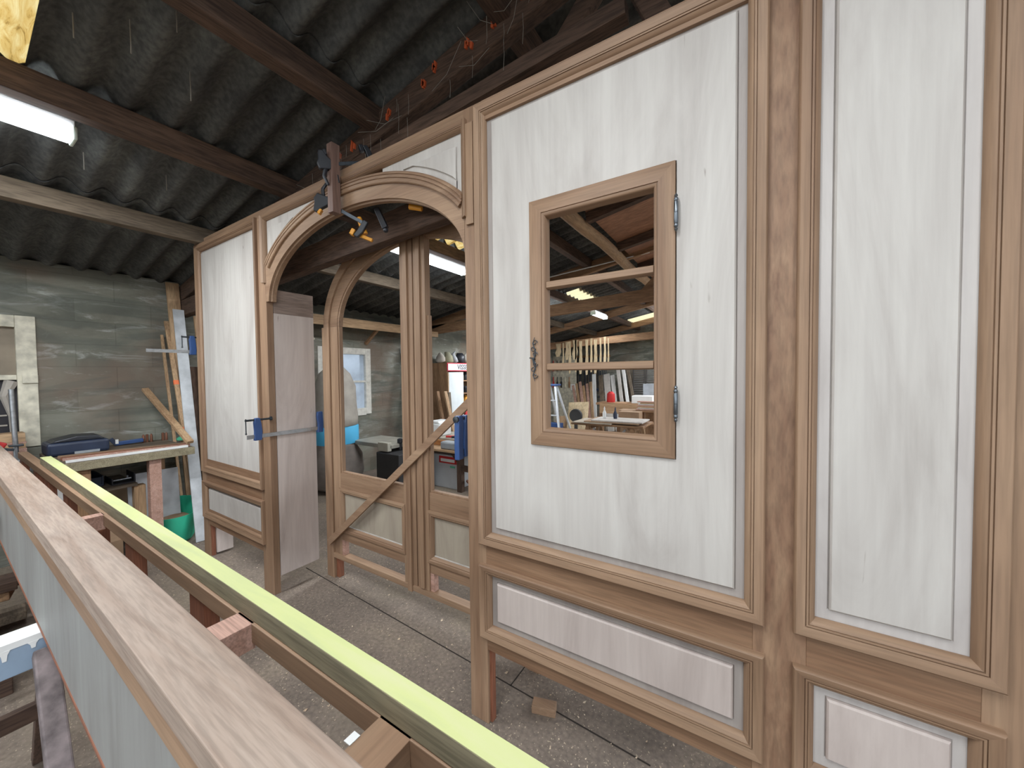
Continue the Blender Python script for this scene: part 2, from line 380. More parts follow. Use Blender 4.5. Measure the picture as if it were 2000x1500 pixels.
# purlins along y, lying on the trusses
def zp(x): return 2.33 + SL * (x + 5)
k = 0
for x, m_ in ((-3.74, GREYW), (-2.75, OLD), (-1.85, OLD), (-.95, PINE), (0., PINE), (1.0, OLD), (2.2, OLD), (3.4, OLD)):
    k += 1; z = zr(x) - .105
    b = B(); b.box(x - .045, x + .045, -2.6, 11.6, z - .055, z + .07)
    if m_ is PINE and x < -.5:
        b.bm.free(); b = B(); b.box(x - .045, x + .045, -2.6, 2.2, z - .055, z + .07); obj('trim_%d' % (k + 50), b, OLD[1], kind='structure', bevel=.008)
        x = -1.36; z = zr(x) - .27
        b = B(); b.tube([(x + .02 * math.sin(i * 1.7), 2.15 + i * .475, z + .02 + .01 * math.sin(i * 2.3)) for i in range(21)], [.062 + .006 * math.sin(i * 3.1) for i in range(21)], 12)
        obj('trim_%d' % k, b, PINE[1], kind='structure', smooth=True)
    else: obj('trim_%d' % k, b, m_[1], kind='structure', bevel=.008)
# trusses across x
def truss(y, kx, tz, m_, thick=.075, marks=False, dbl=False):
    b = B(); s = SL
    off = lambda x: zr(x) - .065
    b.beam((-5.0, y, off(-5.0) - .08), (1.5, y, off(1.5) - .08), thick, .15, (0, 0, 1))
    b.beam((1.5, y, off(1.5) - .08), (4.6, y, off(4.6) - .08), thick, .15, (0, 0, 1))
    b.beam((-5.0, y, tz - .07), (4.4, y, tz + .38), thick, .16, (0, 0, 1))
    for x0, x1 in ((-1.2, -.45), (-.1, -.45), (.75, .3), (1.5, 1.5), (2.2, 2.6)):
        t = lambda x: tz - .07 + (x + 5) * .048
        b.beam((x0, y + .06, t(x0)), (x1, y + .06, off(x1) - .08), .05, .09, (1, 0, 0))
    o = obj('trim_%d' % kx, b, m_[0], kind='structure', bevel=.008)
    return o
T0 = truss(1.50, 20, 2.27, OLD)
T1 = truss(5.0, 21, 2.36, PINED)
T2 = truss(8.3, 22, 2.18, PINED)
T3 = truss(10.6, 23, 2.42, PINED)
b = B(); b.beam((-5.0, 1.5, 2.62), (-.4, 1.5, 2.9), .06, .07, (0, 0, 1)); obj('lower_cord', b, OLD[0], T0)
b = B()
for x in (-3.1, -2.75, -2.2, -2.05, -1.72, -1.45, -1.38, -1.15, -1.0, -.86, -.8, -.62):
    z = zr(x) - .145 + random.uniform(-.02, .04)
    for q in range(3):
        xx = x + random.uniform(-.02, .02); zz = z + random.uniform(-.02, .02)
        b.prism([(xx, zz), (xx + .012, zz - .008), (xx + .018, zz + .02), (xx + .004, zz + .035)], 1, 1.452, 1.463)
obj('paint_mark', b, plain('orange_red_paint', (.55, .10, .03), .7), T0)
# boarding under the roof beyond the facade
b = B()
for i in range(4):
    y0 = 3.0 + i * 1.15; b.box(-.80, .9, y0, y0 + 1.02, 0, 0)
    for v in b.bm.verts[-8:] if False else []: pass
bm = b.bm; bm.free(); b = B()
for i in range(5):
    y0 = 2.5 + i * 1.0
    b.prism([(-1.30, zr(-1.30) - .17), (.95, zr(.95) - .17), (.95, zr(.95) - .155), (-1.30, zr(-1.30) - .155)], 1, y0, y0 + .99)
obj('trim_30', b, wood('red_brown_boarding', (.28, .13, .07), (.46, .24, .14), 0, fine=5), kind='structure')
for i in range(5):
    y0 = 2.46 + i * 1.0
    b = B(); b.beam((-1.3, y0, zr(-1.3) - .22), (.95, y0, zr(.95) - .22), .07, .09); obj('trim_%d' % (31 + i), b, OLD[0], kind='structure')

# ================================================================== SHOP FRONT
YF = 1.256
shop = thing('shop_front', (-1.6, 1.27, 0), 'large reddish wooden shop front with arched opening and pale recessed panels', 'shop front')
ZT = 2.612
def stile(x0, x1, z0, z1, y0=YF, y1=YF + .042): return obj('stile', B().box(x0, x1, y0, y1, z0, z1), SST if abs(x0 - .02) < .001 else SX[2], shop, bevel=.0015)
stile(-3.885, -3.785, 0, ZT - .001); stile(-2.862, -2.722, 0, ZT - .062); stile(-1.018, -.925, 0, ZT - .001)
stile(.02, .142, 0, ZT - .001); stile(.455, .60, 0, ZT - .001)
def rail(name, x0, x1, z0, z1, m_=SX[0], y0=YF + .0005, y1=YF + .0415): return obj(name, B().box(x0, x1, y0, y1, z0, z1), m_, shop, bevel=.0012)
rail('top_rail', -3.785, -1.018, 2.53, ZT); rail('top_rail', -.925, .02, 2.53, ZT); rail('top_rail', .142, .455, 2.53, ZT)
for x0, x1, zb in ((-3.785, -2.862, .272), (-.925, .02, .325), (.142, .455, .325)):
    rail('bottom_rail', x0, x1, zb, .40, SRL); rail('middle_rail', x0, x1, .60 if x0 < -3 else .66, .82, SRL)
# inner rebate strips on the legs
for x, sgn in ((-3.785, 1), (-2.862, -1), (-.925, 1), (.02, -1)):
    b = B(); b.box(min(x, x + sgn * .012), max(x, x + sgn * .012), YF + .014, YF + .041, 0.001, .40); obj('leg_rebate', b, RED[2], shop, bevel=.001)
PROF = [(0, 0), (0, .015), (.002, .020), (.006, .0225), (.009, .022), (.029, .0135), (.0295, .0095), (.0315, .0095), (.032, .0135), (.0365, .0125), (.037, .0088), (.039, .0088), (.0395, .0115), (.043, .0095), (.048, .004), (.054, -.003), (.055, -.012)]
def panel_set(x0, x1, z0, z1, field=.028, hole=None, wide=1.0, plym=PLY, top_open=False):
    """mitred moulding of outer size x0..z1, bordered raised panel behind it"""
    w = .055 * wide
    b = B(); L = [(x0 + u * wide, x1 - u * wide, z0 + u * wide, z1 - u * wide, YF - d) for u, d in PROF]
    L.append((x0, x1, z0, z1, YF + .0)); b.rects(L)
    obj('panel_moulding', b, G, shop, smooth=True)
    b = B(); yb = YF + .013; yf = YF + .003
    i0 = (x0 + w - .008, x1 - w + .008, z0 + w - .008, z1 - w + .008)
    fx = (x0 + w + field, x1 - w - field, z0 + w + field, z1 - w - field)
    L = [(*i0, yb), (*(fx[0] - .003, fx[1] + .003, fx[2] - .003, fx[3] + .003), yb), (*fx, yb + .004), (*(fx[0] + .001, fx[1] - .001, fx[2] + .001, fx[3] - .001), yb - .005), (*(fx[0] + .005, fx[1] - .005, fx[2] + .005, fx[3] - .005), yf)]
    if hole: L += [(*hole, yf), (*hole, YF + .03)]
    else: L += [(*(fx[0] + .006, fx[1] - .006, fx[2] + .006, fx[3] - .006), yf)]
    if hole: b.rects(L + [(*i0, YF + .03)], wrap=True, mis=(0,) * 4)
    else:
        b.rects(L, cap1=True, mis=(0,) * 4); b.rects([(*i0, yb), (*i0, YF + .03)], cap1=True, mis=(0,) * 4)
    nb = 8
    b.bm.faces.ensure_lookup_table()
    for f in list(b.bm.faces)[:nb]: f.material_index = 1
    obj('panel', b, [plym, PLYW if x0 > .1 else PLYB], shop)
H = (-.7035, -.1845, 1.2235, 2.1485)
panel_set(-3.842, -2.818, .712, 2.572, .012)
panel_set(-3.842, -2.818, .33, .636, .012)
panel_set(-.953, .048, .782, 2.592, .024, hole=H, wide=.9)
panel_set(-.953, .048, .384, .697, .026, wide=.9, plym=PLYP)
panel_set(.112, .488, .788, 2.592, .028, wide=.88)
panel_set(.112, .488, .384, .699, .026, wide=.88, plym=PLYP)
# --- arch
CX, CZ, EA, EB = -1.852, 1.995, .834, .412
XL, XR = -2.722, -1.018
def ell(t, u): # offset ellipse by u
    c, s_ = math.cos(t), math.sin(t); n_ = Vector((c / EA, s_ / EB)).normalized()
    return CX + EA * c + n_.x * u, CZ + EB * s_ + n_.y * u
NT = 72
def arch_sweep(prof, y0, tmin=0.0):
    b = B(); rows = []
    for k in range(NT + 1):
        t = tmin + (math.pi - 2 * tmin) * k / NT; row = []
        for u, d in prof:
            x, z = ell(t, u); x = min(max(x, XL), XR); row.append(b.v((x, y0 - d, z)))
        rows.append(row)
    n = len(prof)
    for A, C in zip(rows, rows[1:]):
        for i in range(n): b.face([A[i], A[(i + 1) % n], C[(i + 1) % n], C[i]])
    b.face(rows[0]); b.face(rows[-1]); return b
obj('arch_board', arch_sweep([(0, -.045), (0, .0), (.07, .0), (.072, .0005), (.12, .0005), (.12, -.045)], YF), SX[0], shop, smooth=True)
obj('arch_moulding', arch_sweep([(.066, 0), (.066, .012), (.070, .016), (.082, .017), (.084, .013), (.087, .013), (.089, .018), (.098, .019), (.100, .015), (.103, .015), (.105, .0195), (.113, .0195), (.118, .014), (.118, 0)], YF, .42), SX[0], shop, smooth=True)
obj('arch_inner_bead', arch_sweep([(-.008, -.044), (-.008, -.018), (.0, -.014), (.0, -.044)], YF), SX[0], shop, smooth=True)
for nm, k0, k1 in (('spandrel_panel', 0, 28), ('spandrel_panel', 44, 72)):
    b = B(); rows = []
    for k in range(k0, k1 + 1):
        t = math.pi * k / NT; x, z = ell(t, .112); x = min(max(x, XL), XR)
        rows.append([b.v((x, y, zz)) for zz in (min(z, 2.53), 2.535) for y in (YF + .013, YF + .03)])
    for A, C in zip(rows, rows[1:]):
        for i, j in ((0, 2), (3, 1), (1, 0), (2, 3)): b.face([A[i], A[j], C[j], C[i]])
    obj(nm, b, PLY, shop)
# raised field of the right spandrel
for k0, k1, s0 in ((5, 24, 1), (50, 67, -1)):
    b = B(); A_ = []; 
    for k in range(k0, k1 + 1):
        x, z = ell(math.pi * k / NT, .15); x = min(max(x, XL + .045), XR - .045); A_.append((x, min(z, 2.475)))
    xs = A_[0][0] if s0 > 0 else A_[-1][0]
    pts = A_ + ([(A_[-1][0], 2.478), (xs, 2.478)] if s0 > 0 else [(xs, 2.478), (A_[0][0], 2.478)])
    b.prism(pts, 1, YF + .004, YF + .0135); obj('spandrel_field', b, PLY, shop, bevel=.002)
# straight mouldings round the spandrels
def straight(p0, p1, inward, name='spandrel_moulding', w=.6, m_=SX[0]):
    b = B(); rows = []
    for p in (p0, p1): rows.append([b.v((p[0] + inward[0] * u * w, YF - d, p[1] + inward[1] * u * w)) for u, d in PROF] + [b.v((p[0] + inward[0] * .055 * w, YF + .012, p[1] + inward[1] * .055 * w)), b.v((p[0], YF + .012, p[1]))])
    n = len(rows[0])
    for i in range(n): b.face([rows[0][i], rows[0][(i + 1) % n], rows[1][(i + 1) % n], rows[1][i]])
    b.face(rows[0]); b.face(rows[1]); obj(name, b, m_, shop, smooth=True)
straight((XL, 2.562), (XR + .01, 2.562), (0, -1))
straight((XR + .02, 2.562), (XR + .02, 2.16), (-1, 0), m_=SX[2])
straight((XL - .022, 2.562), (XL - .022, 2.12), (1, 0), m_=SX[2])
obj('stile_cover', B().box(-1.0, -.962, YF - .012, YF, 2.125, 2.54), SX[2], shop, bevel=.001)
obj('reveal_board', B().box(-.93, -.915, YF + .05, YF + .33, .30, 2.3), PLYP, shop, bevel=.001)
# --- casement in the big panel
cas = B(); x0, x1, z0, z1 = -.7005, -.1875, 1.2265, 2.1455
L = [(x0, x1, z0, z1, YF + .035), (x0, x1, z0, z1, YF - .006)]
for u, y in ((.002, YF - .0075), (.05, YF - .0075), (.0505, YF - .004), (.053, YF - .004), (.0535, YF - .0065), (.058, YF - .005), (.064, YF + .003), (.0655, YF + .035)): L.append((x0 + u, x1 - u, z0 + u, z1 - u, y))
cas.rects(L, wrap=True)
case = obj('casement_sash', cas, G, shop, smooth=True, label='glassless hinged window sash with two glazing bars')
xi0, xi1 = x0 + .0655, x1 - .0655
for zc in (1.828, 1.522):
    b = B(); b.prism([(YF + .002, zc - .010), (YF + .010, zc - .014), (YF + .034, zc - .014), (YF + .034, zc + .014), (YF + .010, zc + .014), (YF + .002, zc + .010)], 0, xi0, xi1)
    obj('glazing_bar', b, SX[0], case, bevel=.001)
for zc in (1.985, 1.40):
    b = B(); xx, yy = -.184, YF - .012
    b.lathe((xx, yy, zc), [(.0005, -.058), (.004, -.054), (.0055, -.050), (.003, -.046), (.006, -.043), (.0065, -.038), (.005, -.034), (.0065, -.031), (.0065, -.001), (.0055, 0), (.0065, .001), (.0065, .031), (.005, .034), (.0065, .038), (.006, .043), (.003, .046), (.0055, .050), (.004, .054), (.0005, .058)], 14)
    b.box(xx - .004, xx + .004, yy, YF + .004, zc - .03, zc + .03)
    obj('hinge', b, PEWTER, case, smooth=True, label='turned steel hinge')
b = B(); hx, hy = -.681, YF - .012
def curl(cx, cz, r0, r1, a0, a1, n=26):
    return [(cx + (r0 + (r1 - r0) * i / n) * math.cos(a0 + (a1 - a0) * i / n), hy, cz + (r0 + (r1 - r0) * i / n) * math.sin(a0 + (a1 - a0) * i / n)) for i in range(n + 1)]
for sg in (1, -1):
    for k in range(3):
        zc = 1.552 + sg * (.018 + k * .022)
        b.tube(curl(hx + .004 * (-1) ** k, zc, .011, .003, 0, sg * (-1) ** k * 6.5), .0016, 6)
    b.tube([(hx, hy, 1.552), (hx + .006, hy, 1.552 + sg * .03), (hx - .005, hy, 1.552 + sg * .06), (hx + .003, hy, 1.552 + sg * .083)], [.003, .0022, .002, .001], 6)
b.lathe((hx, hy - .004, 1.553), [(.0005, -.008), (.005, -.006), (.005, .004), (.0035, .012)], 10, axis=1)
b.tube([(hx - .014, hy - .008, 1.557), (hx, hy - .012, 1.557), (hx + .004, hy - .01, 1.535)], .0025, 7)
obj('scroll_handle', b, IRON, case, smooth=True, label='wrought iron scroll latch plate')

# ================================================================== PANELS BEHIND, DOORS
t = thing('lining_board', (-2.722, 1.42, .118), 'pale pink plywood lining board standing behind the arch\'s left post, dark strip on top', 'board')
obj('panel', B().box(-2.735, -2.717, 1.30, 1.572, .118, 1.925), PLYP, t, bevel=.001)
obj('end_strip', B().box(-2.735, -2.7165, 1.30, 1.572, 1.9255, 2.085), wood('grey_brown_strip', (.22, .16, .13), (.34, .26, .22), 1, fine=14), t, bevel=.001)
obj('lining_board', B().box(-3.775, -3.757, 1.30, 1.415, .02, 2.3), PLYP, bevel=.001, label='narrow pale board behind the leftmost leg of the shop front', cat='board')
YD = 1.60
door = thing('double_door', (-1.7, 1.63, 0), 'reddish arched double door and its frame standing behind the shop front arch', 'door')
def dpart(name, b, m_, par=door, bevel=.0015, **k): return obj(name, b, m_, par, bevel=bevel, **k)
dpart('jamb', B().box(-2.66, -2.575, YD, YD + .06, 0, 1.8495), SX[2]); dpart('jamb', B().box(-.93, -.868, YD, YD + .06, 0, 1.8495), SX[2])
dpart('jamb_stop', B().box(-2.575, -2.545, YD + .02, YD + .06, 0, 1.8495), RED[2]); dpart('jamb_stop', B().box(-.96, -.9305, YD + .02, YD + .06, 0, 1.8495), RED[2])
dpart('sill', B().box(-2.575, -.93, YD + .0, YD + .055, .155, .19), SX[0])
DCX, DA, DB, DZ = -1.7525, .8225, .565, 1.85
def dell(t, u): 
    c, s_ = math.cos(t), math.sin(t); n_ = Vector((c / DA, s_ / DB)).normalized(); return DCX + DA * c + n_.x * u, DZ + DB * s_ + n_.y * u
def dsweep(prof, t0=0, t1=math.pi, n=48):
    b = B(); rows = []
    for k in range(n + 1):
        t = t0 + (t1 - t0) * k / n; rows.append([b.v((dell(t, u)[0], YD - d, dell(t, u)[1])) for u, d in prof])
    m_ = len(prof)
    for A, C in zip(rows, rows[1:]):
        for i in range(m_): b.face([A[i], A[(i + 1) % m_], C[(i + 1) % m_], C[i]])
    b.face(rows[0]); b.face(rows[-1]); return b
dpart('arched_head', dsweep([(0, -.06), (0, 0), (.062, 0), (.062, -.06)]), SX[0], smooth=True, bevel=0)
def leaf(xa, xb, side):
    """side -1: hung left"""
    lf = dpart('door_leaf', B().box(*( (xa, xa + .085) if side < 0 else (xb - .085, xb)), YD + .012, YD + .05, .19, 1.8495), SX[2], label='glassless arched door leaf, %s of the pair' % ('left' if side < 0 else 'right'))
    ga, gb = (xa + .085, xb - .11) if side < 0 else (xa + .095, xb - .085)
    q = dict(par=lf)
    dpart('meeting_stile', B().box(*((xb - .11, xb) if side < 0 else (xa, xa + .095)), YD + .005, YD + .05, .19, DZ + DB - .02), SX[2], **q)
    mx = xb - .055 if side < 0 else xa + .045
    dpart('cover_strip', B().box(mx - .018, mx + .018, YD - .008, YD + .0045, .15 if side < 0 else .2, DZ + DB - .04), SX[2], **q)
    dpart('lock_rail', B().box(ga, gb, YD + .013, YD + .05, .66, .79), SX[0], **q)
    dpart('bottom_rail', B().box(ga, gb, YD + .013, YD + .05, .30, .40), SX[0], **q)
    dpart('panel', B().box(ga, gb, YD + .025, YD + .04, .40, .66), PLYD, **q)
    b = B(); b.rects([(ga - .012 + u, gb + .012 - u, .365 + u, .685 - u, YD + .012 - d) for u, d in ((0, 0), (0, .01), (.008, .014), (.02, .012), (.023, .008), (.03, .009), (.04, .0), (.042, -.012))])
    obj('panel_moulding', b, G, lf, smooth=True)
    dpart('bevelled_edge', B().box(ga + .03, gb - .03, YD + .018, YD + .024, .395, .412), PLY, **q)
    dpart('foot_piece', B().box(*((ga - .001, ga + .025) if side < 0 else (ga, ga + .03)), YD + .013, YD + .05, .19, .30), PINK, **q)
    # glazing bead
    b = B(); b.box(ga, ga + .012, YD + .02, YD + .048, .79, 1.8495); b.box(gb - .012, gb, YD + .02, YD + .048, .79, 2.2 if side < 0 else 2.2); b.box(ga + .012, gb - .012, YD + .02, YD + .048, .79, .802)
    dpart('glazing_bead', b, SX[2], bevel=.0015, **q)
    # arched top: part of ellipse ring inside
    t0, t1 = (math.pi * .5 + .09, math.pi) if side < 0 else (0, math.pi * .5 - .09)
    obj('arched_rail', dsweep([(-.002, -.05), (-.002, -.012), (-.085, -.012), (-.088, -.018), (-.098, -.020), (-.10, -.05)], t0, t1, 30), SX[0], lf, smooth=True)
    return lf
leaf(-2.573, -1.712, -1); leaf(-1.703, -.932, 1)
b = B(); b.beam((-2.60, 1.555, .275), (-1.12, 1.555, 1.475), .028, .045, (0, 1, 0)); 
obj('brace_lath', B().beam((-2.60, 1.582, .27), (-1.10, 1.582, 1.48), .045, .018, (0, 1, 0)), SX[0], bevel=.001, label='diagonal wooden lath braced across the double door', cat='lath')
b.bm.free()
# ================================================================== CLAMPS
def clamp(loc, rot, bar=.6, jaw=.12, pos=0., name='bar_clamp', label='', head=BLUE, reach=.1):
    """bar along +x from 0; sliding head near x=pos, fixed jaw at x=bar-.03; jaws reach +z"""
    t = thing(name, loc, label, 'clamp'); t.rotation_euler = rot; t['_w'] = (0, 0, 0)
    def o(n, b, m_, **k):
        q = obj(n, b, m_, None, org=(0, 0, 0), **k); q.parent = t; q.location = (0, 0, 0); return q
    o('bar', B().box(0, bar, -.003, .003, -.013, .013), STEEL, bevel=.001)
    if True:
        b = B(); b.prism([(pos - .022, -.026), (pos + .022, -.026), (pos + .026, .03), (pos + .02, jaw - .02), (pos + .012, jaw + .012), (pos - .016, jaw + .012), (pos - .022, jaw - .02), (pos - .018, .03)], 1, -.012, .012)
        o('sliding_head', b, head, bevel=.004)
        b = B(); b.tube([(pos - .07, 0, jaw), (pos + .075, 0, jaw)], .007, 10); b.lathe((pos + .075, 0, jaw), [(.006, 0), (.014, .002), (.014, .012), (.004, .014)], 12, axis=0)
        o('screw', b, IRON, smooth=True)
        b = B(); b.tube([(pos - .066, 0, jaw + .01), (pos - .066, 0, jaw - .085)], .0035, 8); b.lathe((pos - .066, 0, jaw - .085), [(.002, -.006), (.006, -.003), (.006, .003), (.002, .006)], 8)
        o('tommy_bar', b, IRON, smooth=True)
    e = bar - .02
    b = B(); b.prism([(e - .022, -.03), (e + .02, -.03), (e + .022, .04), (e + .018, jaw + .015), (e - .018, jaw + .015), (e - .022, jaw - .02), (e - .014, .03)], 1, -.013, .013)
    o('fixed_jaw', b, head, bevel=.004); return t
clamp((-2.69, 1.105, 1.108), (0, 0, math.radians(90)), .50, .108, .062, label='blue bar clamp holding the lining board to the arch\'s left post')
clamp((-3.915, .944, 1.708), (0, 0, math.radians(90)), .50, .12, .285, label='blue bar clamp gripping the far left edge of the shop front')
t = clamp((-1.15, 1.62, 1.14), (math.radians(0), 0, math.radians(-82)), .34, .155, .262, label='blue bar clamp behind the arch\'s right post by the brace')
# stick with quick clamps at the arch top
obj('clamped_stick', B().box(-1.885, -1.84, 1.185, 1.232, 2.36, 2.72), wood('greyed_sapele', (.17, .10, .08), (.27, .17, .135), 2), bevel=.0015, label='upright wooden stick clamped over the top of the arch', cat='stick')
def quick(loc, rot, label, col, grips=True):
    t = thing('quick_clamp', loc, label, 'clamp'); t.rotation_euler = rot; t['_w'] = (0, 0, 0)
    def o(n, b, m_, **k):
        q = obj(n, b, m_, None, org=(0, 0, 0), **k); q.parent = t; q.location = (0, 0, 0); return q
    o('bar', B().box(-.02, .26, -.003, .003, -.009, .009), IRON, bevel=.001)
    b = B(); b.prism([(-.03, -.022), (.035, -.03), (.045, .01), (.025, .04), (.015, .07), (-.008, .07), (-.02, .03), (-.034, .012)], 1, -.014, .014); o('body', b, BLACK, bevel=.005)
    b = B(); b.tube([(.0, 0, -.02), (-.02, 0, -.055), (-.015, 0, -.10)], [.012, .009, .007], 8); b.tube([(.03, 0, -.02), (.045, 0, -.06), (.04, 0, -.095)], [.011, .008, .006], 8); o('trigger_handle', b, BLACK, smooth=True)
    b = B(); b.prism([(.235, -.015), (.262, -.015), (.262, .05), (.25, .085), (.225, .085), (.232, .05)], 1, -.012, .012); o('fixed_jaw', b, BLACK, bevel=.004)
    o('pad', B().box(.205, .226, -.016, .016, .055, .088), col, bevel=.003); o('pad', B().box(.015, .03, -.013, .013, .045, .073), col, bevel=.003)
    return t
quick((-1.875, 1.165, 2.60), (0, math.radians(-18), math.radians(62)), 'upper black quick clamp gripping the stick and top rail', BLACK)
quick((-1.925, 1.175, 2.435), (math.radians(180), math.radians(28), math.radians(40)), 'lower black quick clamp at the crown of the arch', YEL)
b = B(); b.tube([(-1.80, 1.31, 2.36), (-1.775, 1.33, 2.27)], [.014, .017], 8); b.beam((-1.80, 1.31, 2.265), (-1.74, 1.35, 2.235), .02, .018)
obj('clamp_grip', b, YEL, bevel=.003, label='yellow clamp grip hanging under the arch crown', cat='clamp')
b = B(); b.tube([(-1.46, 1.36, 2.355), (-1.40, 1.39, 2.34)], [.015, .013], 8); obj('clamp_grip', b, YEL, bevel=.002, label='small orange clamp grip at the right of the arch crown', cat='clamp')
b = B(); b.beam((-1.70, 1.35, 2.40), (-1.655, 1.37, 2.29), .02, .03, w1=.028); b.lathe((-1.655, 1.37, 2.28), [(.006, -.012), (.014, -.006), (.014, .006), (.006, .012)], 10)
obj('clamp_jaw', b, BLACK, bevel=.003, label='black swivel jaw hanging right of the arch crown', cat='clamp')

# ================================================================== FOREGROUND FRAMES
nf = thing('panelled_frame', (-2.4, .22, .0), 'long wooden frame with grey panel running from the lower right past the camera', 'frame')
def quad_beam(name, xa, xb, ya0, ya1, yb0, yb1, z0, z1, m_, par, **k):
    b = B(); vs = [b.v(p) for p in ((xa, ya0, z0), (xa, ya1, z0), (xb, yb1, z0), (xb, yb0, z0), (xa, ya0, z1), (xa, ya1, z1), (xb, yb1, z1), (xb, yb0, z1))]
    for f in ((0, 1, 2, 3), (4, 7, 6, 5), (0, 4, 5, 1), (1, 5, 6, 2), (2, 6, 7, 3), (3, 7, 4, 0)): b.face([vs[i] for i in f])
    return obj(name, b, m_, par, **k)
quad_beam('top_rail', -4.55, .1, .200, .290, .168, .256, 1.008, 1.05, PALEX, nf, bevel=.002)
quad_beam('edge_rail', -4.55, .1, .203, .225, .171, .193, .962, 1.008, SX[0], nf, bevel=.001)
quad_beam('side_panel', -4.55, .1, .206, .222, .173, .189, .70, .962, PLYG, nf)
quad_beam('lower_edge', -4.55, .1, .204, .226, .171, .193, .692, .70, RED[0], nf)
fr = thing('grid_frame', (-2.3, .36, .0), 'reddish wooden grid frame with posts and cross pieces under the lime topped timber', 'frame')
quad_beam('long_rail', -4.54, .1, .378, .422, .372, .416, .915, .957, SX[0], fr, bevel=.0015)
for x in (-4.5, -3.9, -3.50, -2.98, -2.38, -1.90, -1.30, -.12):
    obj('post', B().box(x, x + .10, .382, .416, .0, .915), RED[2], fr, bevel=.0015)
for x in (-2.20, -.985, -.49):
    obj('cross_piece', B().box(x, x + .07 if x > -2 else x + .05, .292, .38, .90, .957), SX[1] if x > -.6 else PINK, fr, bevel=.001)
for x in (-3.2, -1.7):
    obj('low_cross_piece', B().box(x, x + .06, .23, .38, .12, .18), RED[1], fr, bevel=.001)
obj('low_rail', B().box(-4.4, .0, .386, .412, .10, .16), RED[0], fr, bevel=.001)
g = thing('lime_topped_timber', (-2, .40, .9585), 'long square timber with lime yellow top face lying on the grid frame', 'timber')
quad_beam('timber', -3.78, .12, .398, .4425, .372, .408, .9585, 1.0, OLIVE, g, bevel=.001)
quad_beam('painted_top', -3.78, .12, .3985, .442, .3725, .4075, 1.0, 1.0008, LIME, g)
obj('paper_tag', B().box(-.502, -.488, .320, .338, .9575, .9585), WHITE, bevel=0, label='small white paper scrap on the nearest cross piece', cat='paper scrap')
# trestles under the frames (lower left corner)
tr = thing('trestle', (-1.94, -.1, 0), 'trestle with blue top beam dripped with white paint at the lower left', 'trestle')
bl = obj('top_beam', B().box(-1.985, -1.90, -.6, .25, .585, .6915), BLUEW, tr, bevel=.003, label='blue painted beam')
b = B(); b.box(-1.984, -1.8985, -.6, .2505, .672, .6918)
for i in range(14):
    yy = .225 - i * .045 - .01 * (i % 3); L_ = (.05, .02, .03, .015, .06)[i % 5]
    b.prism([(yy - .012, .673), (yy + .012, .673), (yy + .006, .672 - L_ * .4), (yy + .004, .672 - L_), (yy - .004, .672 - L_), (yy - .006, .672 - L_ * .4)], 0, -1.8995, -1.8978)
obj('white_drips', b, WHITE, bl)
for y, k in ((.19, 0), (-.5, 0)):
    obj('leg', B().beam((-1.88, y, .64), (-1.28, y - .02, 0), .05, .05, (0, 1, 0)), OLDPOST, tr, bevel=.005)
    obj('leg', B().beam((-1.995, y + .02, .64), (-2.35, y + .02, 0), .035, .035, (0, 1, 0)), OLD[2], tr, bevel=.003)
obj('stretcher', B().beam((-2.17, -.6, .30), (-2.17, .26, .30), .03, .06), OLD[1], tr, bevel=.003)
bk = B(); bk.box(-3.2, -2.95, -.1, .2, 0, .13); obj('wood_block', bk, OLD[1], bevel=.004, label='dark squared wood block on the floor behind the blue topped trestle', cat='wood block')
for i, (x, y, z, l, an) in enumerate(((-3.9, -.24, .25, 1.1, .3), (-4.0, -.26, .17, 1.1, .15), (-3.75, -.26, .09, 1.15, .3), (-3.6, -.2, .33, .95, .3))):
    c, s_ = math.cos(an + 1.2), math.sin(an + 1.2)
    b = B(); b.beam((x - c * l / 2, y - s_ * l / 2, z), (x + c * l / 2, y + s_ * l / 2, z), .14, .05)
    obj('rough_plank', b, (OLD[0], PINED[0], GREYW[0], OLD[1])[i], bevel=.004, label='rough brown plank in the stack on the floor at the lower left', cat='plank', group='rough planks stacked at the lower left')
b = B(); b.box(-4.3, -3.4, -.6, .2, 0, .062); obj('floor_bearer', b, OLD[0], bevel=.005, label='broad low bearer under the rough plank stack', cat='bearer')
clamp((-2.9, .15, .14), (0, math.radians(-90), 0), .45, .07, .1, label='steel bar clamp standing below the near frame, lower left', head=STEEL)
obj('bench_post', B().box(-3.36, -3.24, .0, .10, 0, .82), PINED[2], bevel=.004, label='brown square post at the left edge under the near frame', cat='post')
obj('ledger_board', B().box(-3.45, -3.0, -.4, .12, .825, .86), PINE[1], bevel=.003, label='light board resting on the brown post at the left edge', cat='board')

# ================================================================== BENCH BY THE LEFT WALL
bn = thing('workbench', (-4.55, 1.0, 0), 'wooden workbench against the left block wall', 'workbench')
obj('bench_top', B().box(-4.95, -4.17, .52, 1.295, .835, .878), GREYW[1], bn, bevel=.003)
obj('front_rail', B().box(-4.169, -4.15, .52, 1.295, .815, .8775), OLIVE, bn, bevel=.002)
for y in (.60, 1.0): obj('leg', B().box(-4.25, -4.175, y, y + .075, 0, .834), PINK if y == 1.0 else PINED[2], bn, bevel=.002)
for y in (.60, 1.2): obj('leg', B().box(-4.9, -4.83, y, y + .07, 0, .834), PINED[2], bn, bevel=.002)
obj('shelf', B().box(-4.80, -4.28, .45, .95, .60, .625), GREYW[1], bn, bevel=.002)
obj('shelf_post', B().box(-4.36, -4.29, .93, 1.0, 0, .599), PINE[2], bn, bevel=.002)
obj('shelf_brace', B().beam((-4.32, .62, .22), (-4.32, .93, .22), .03, .09), PINE[1], bn, bevel=.002)
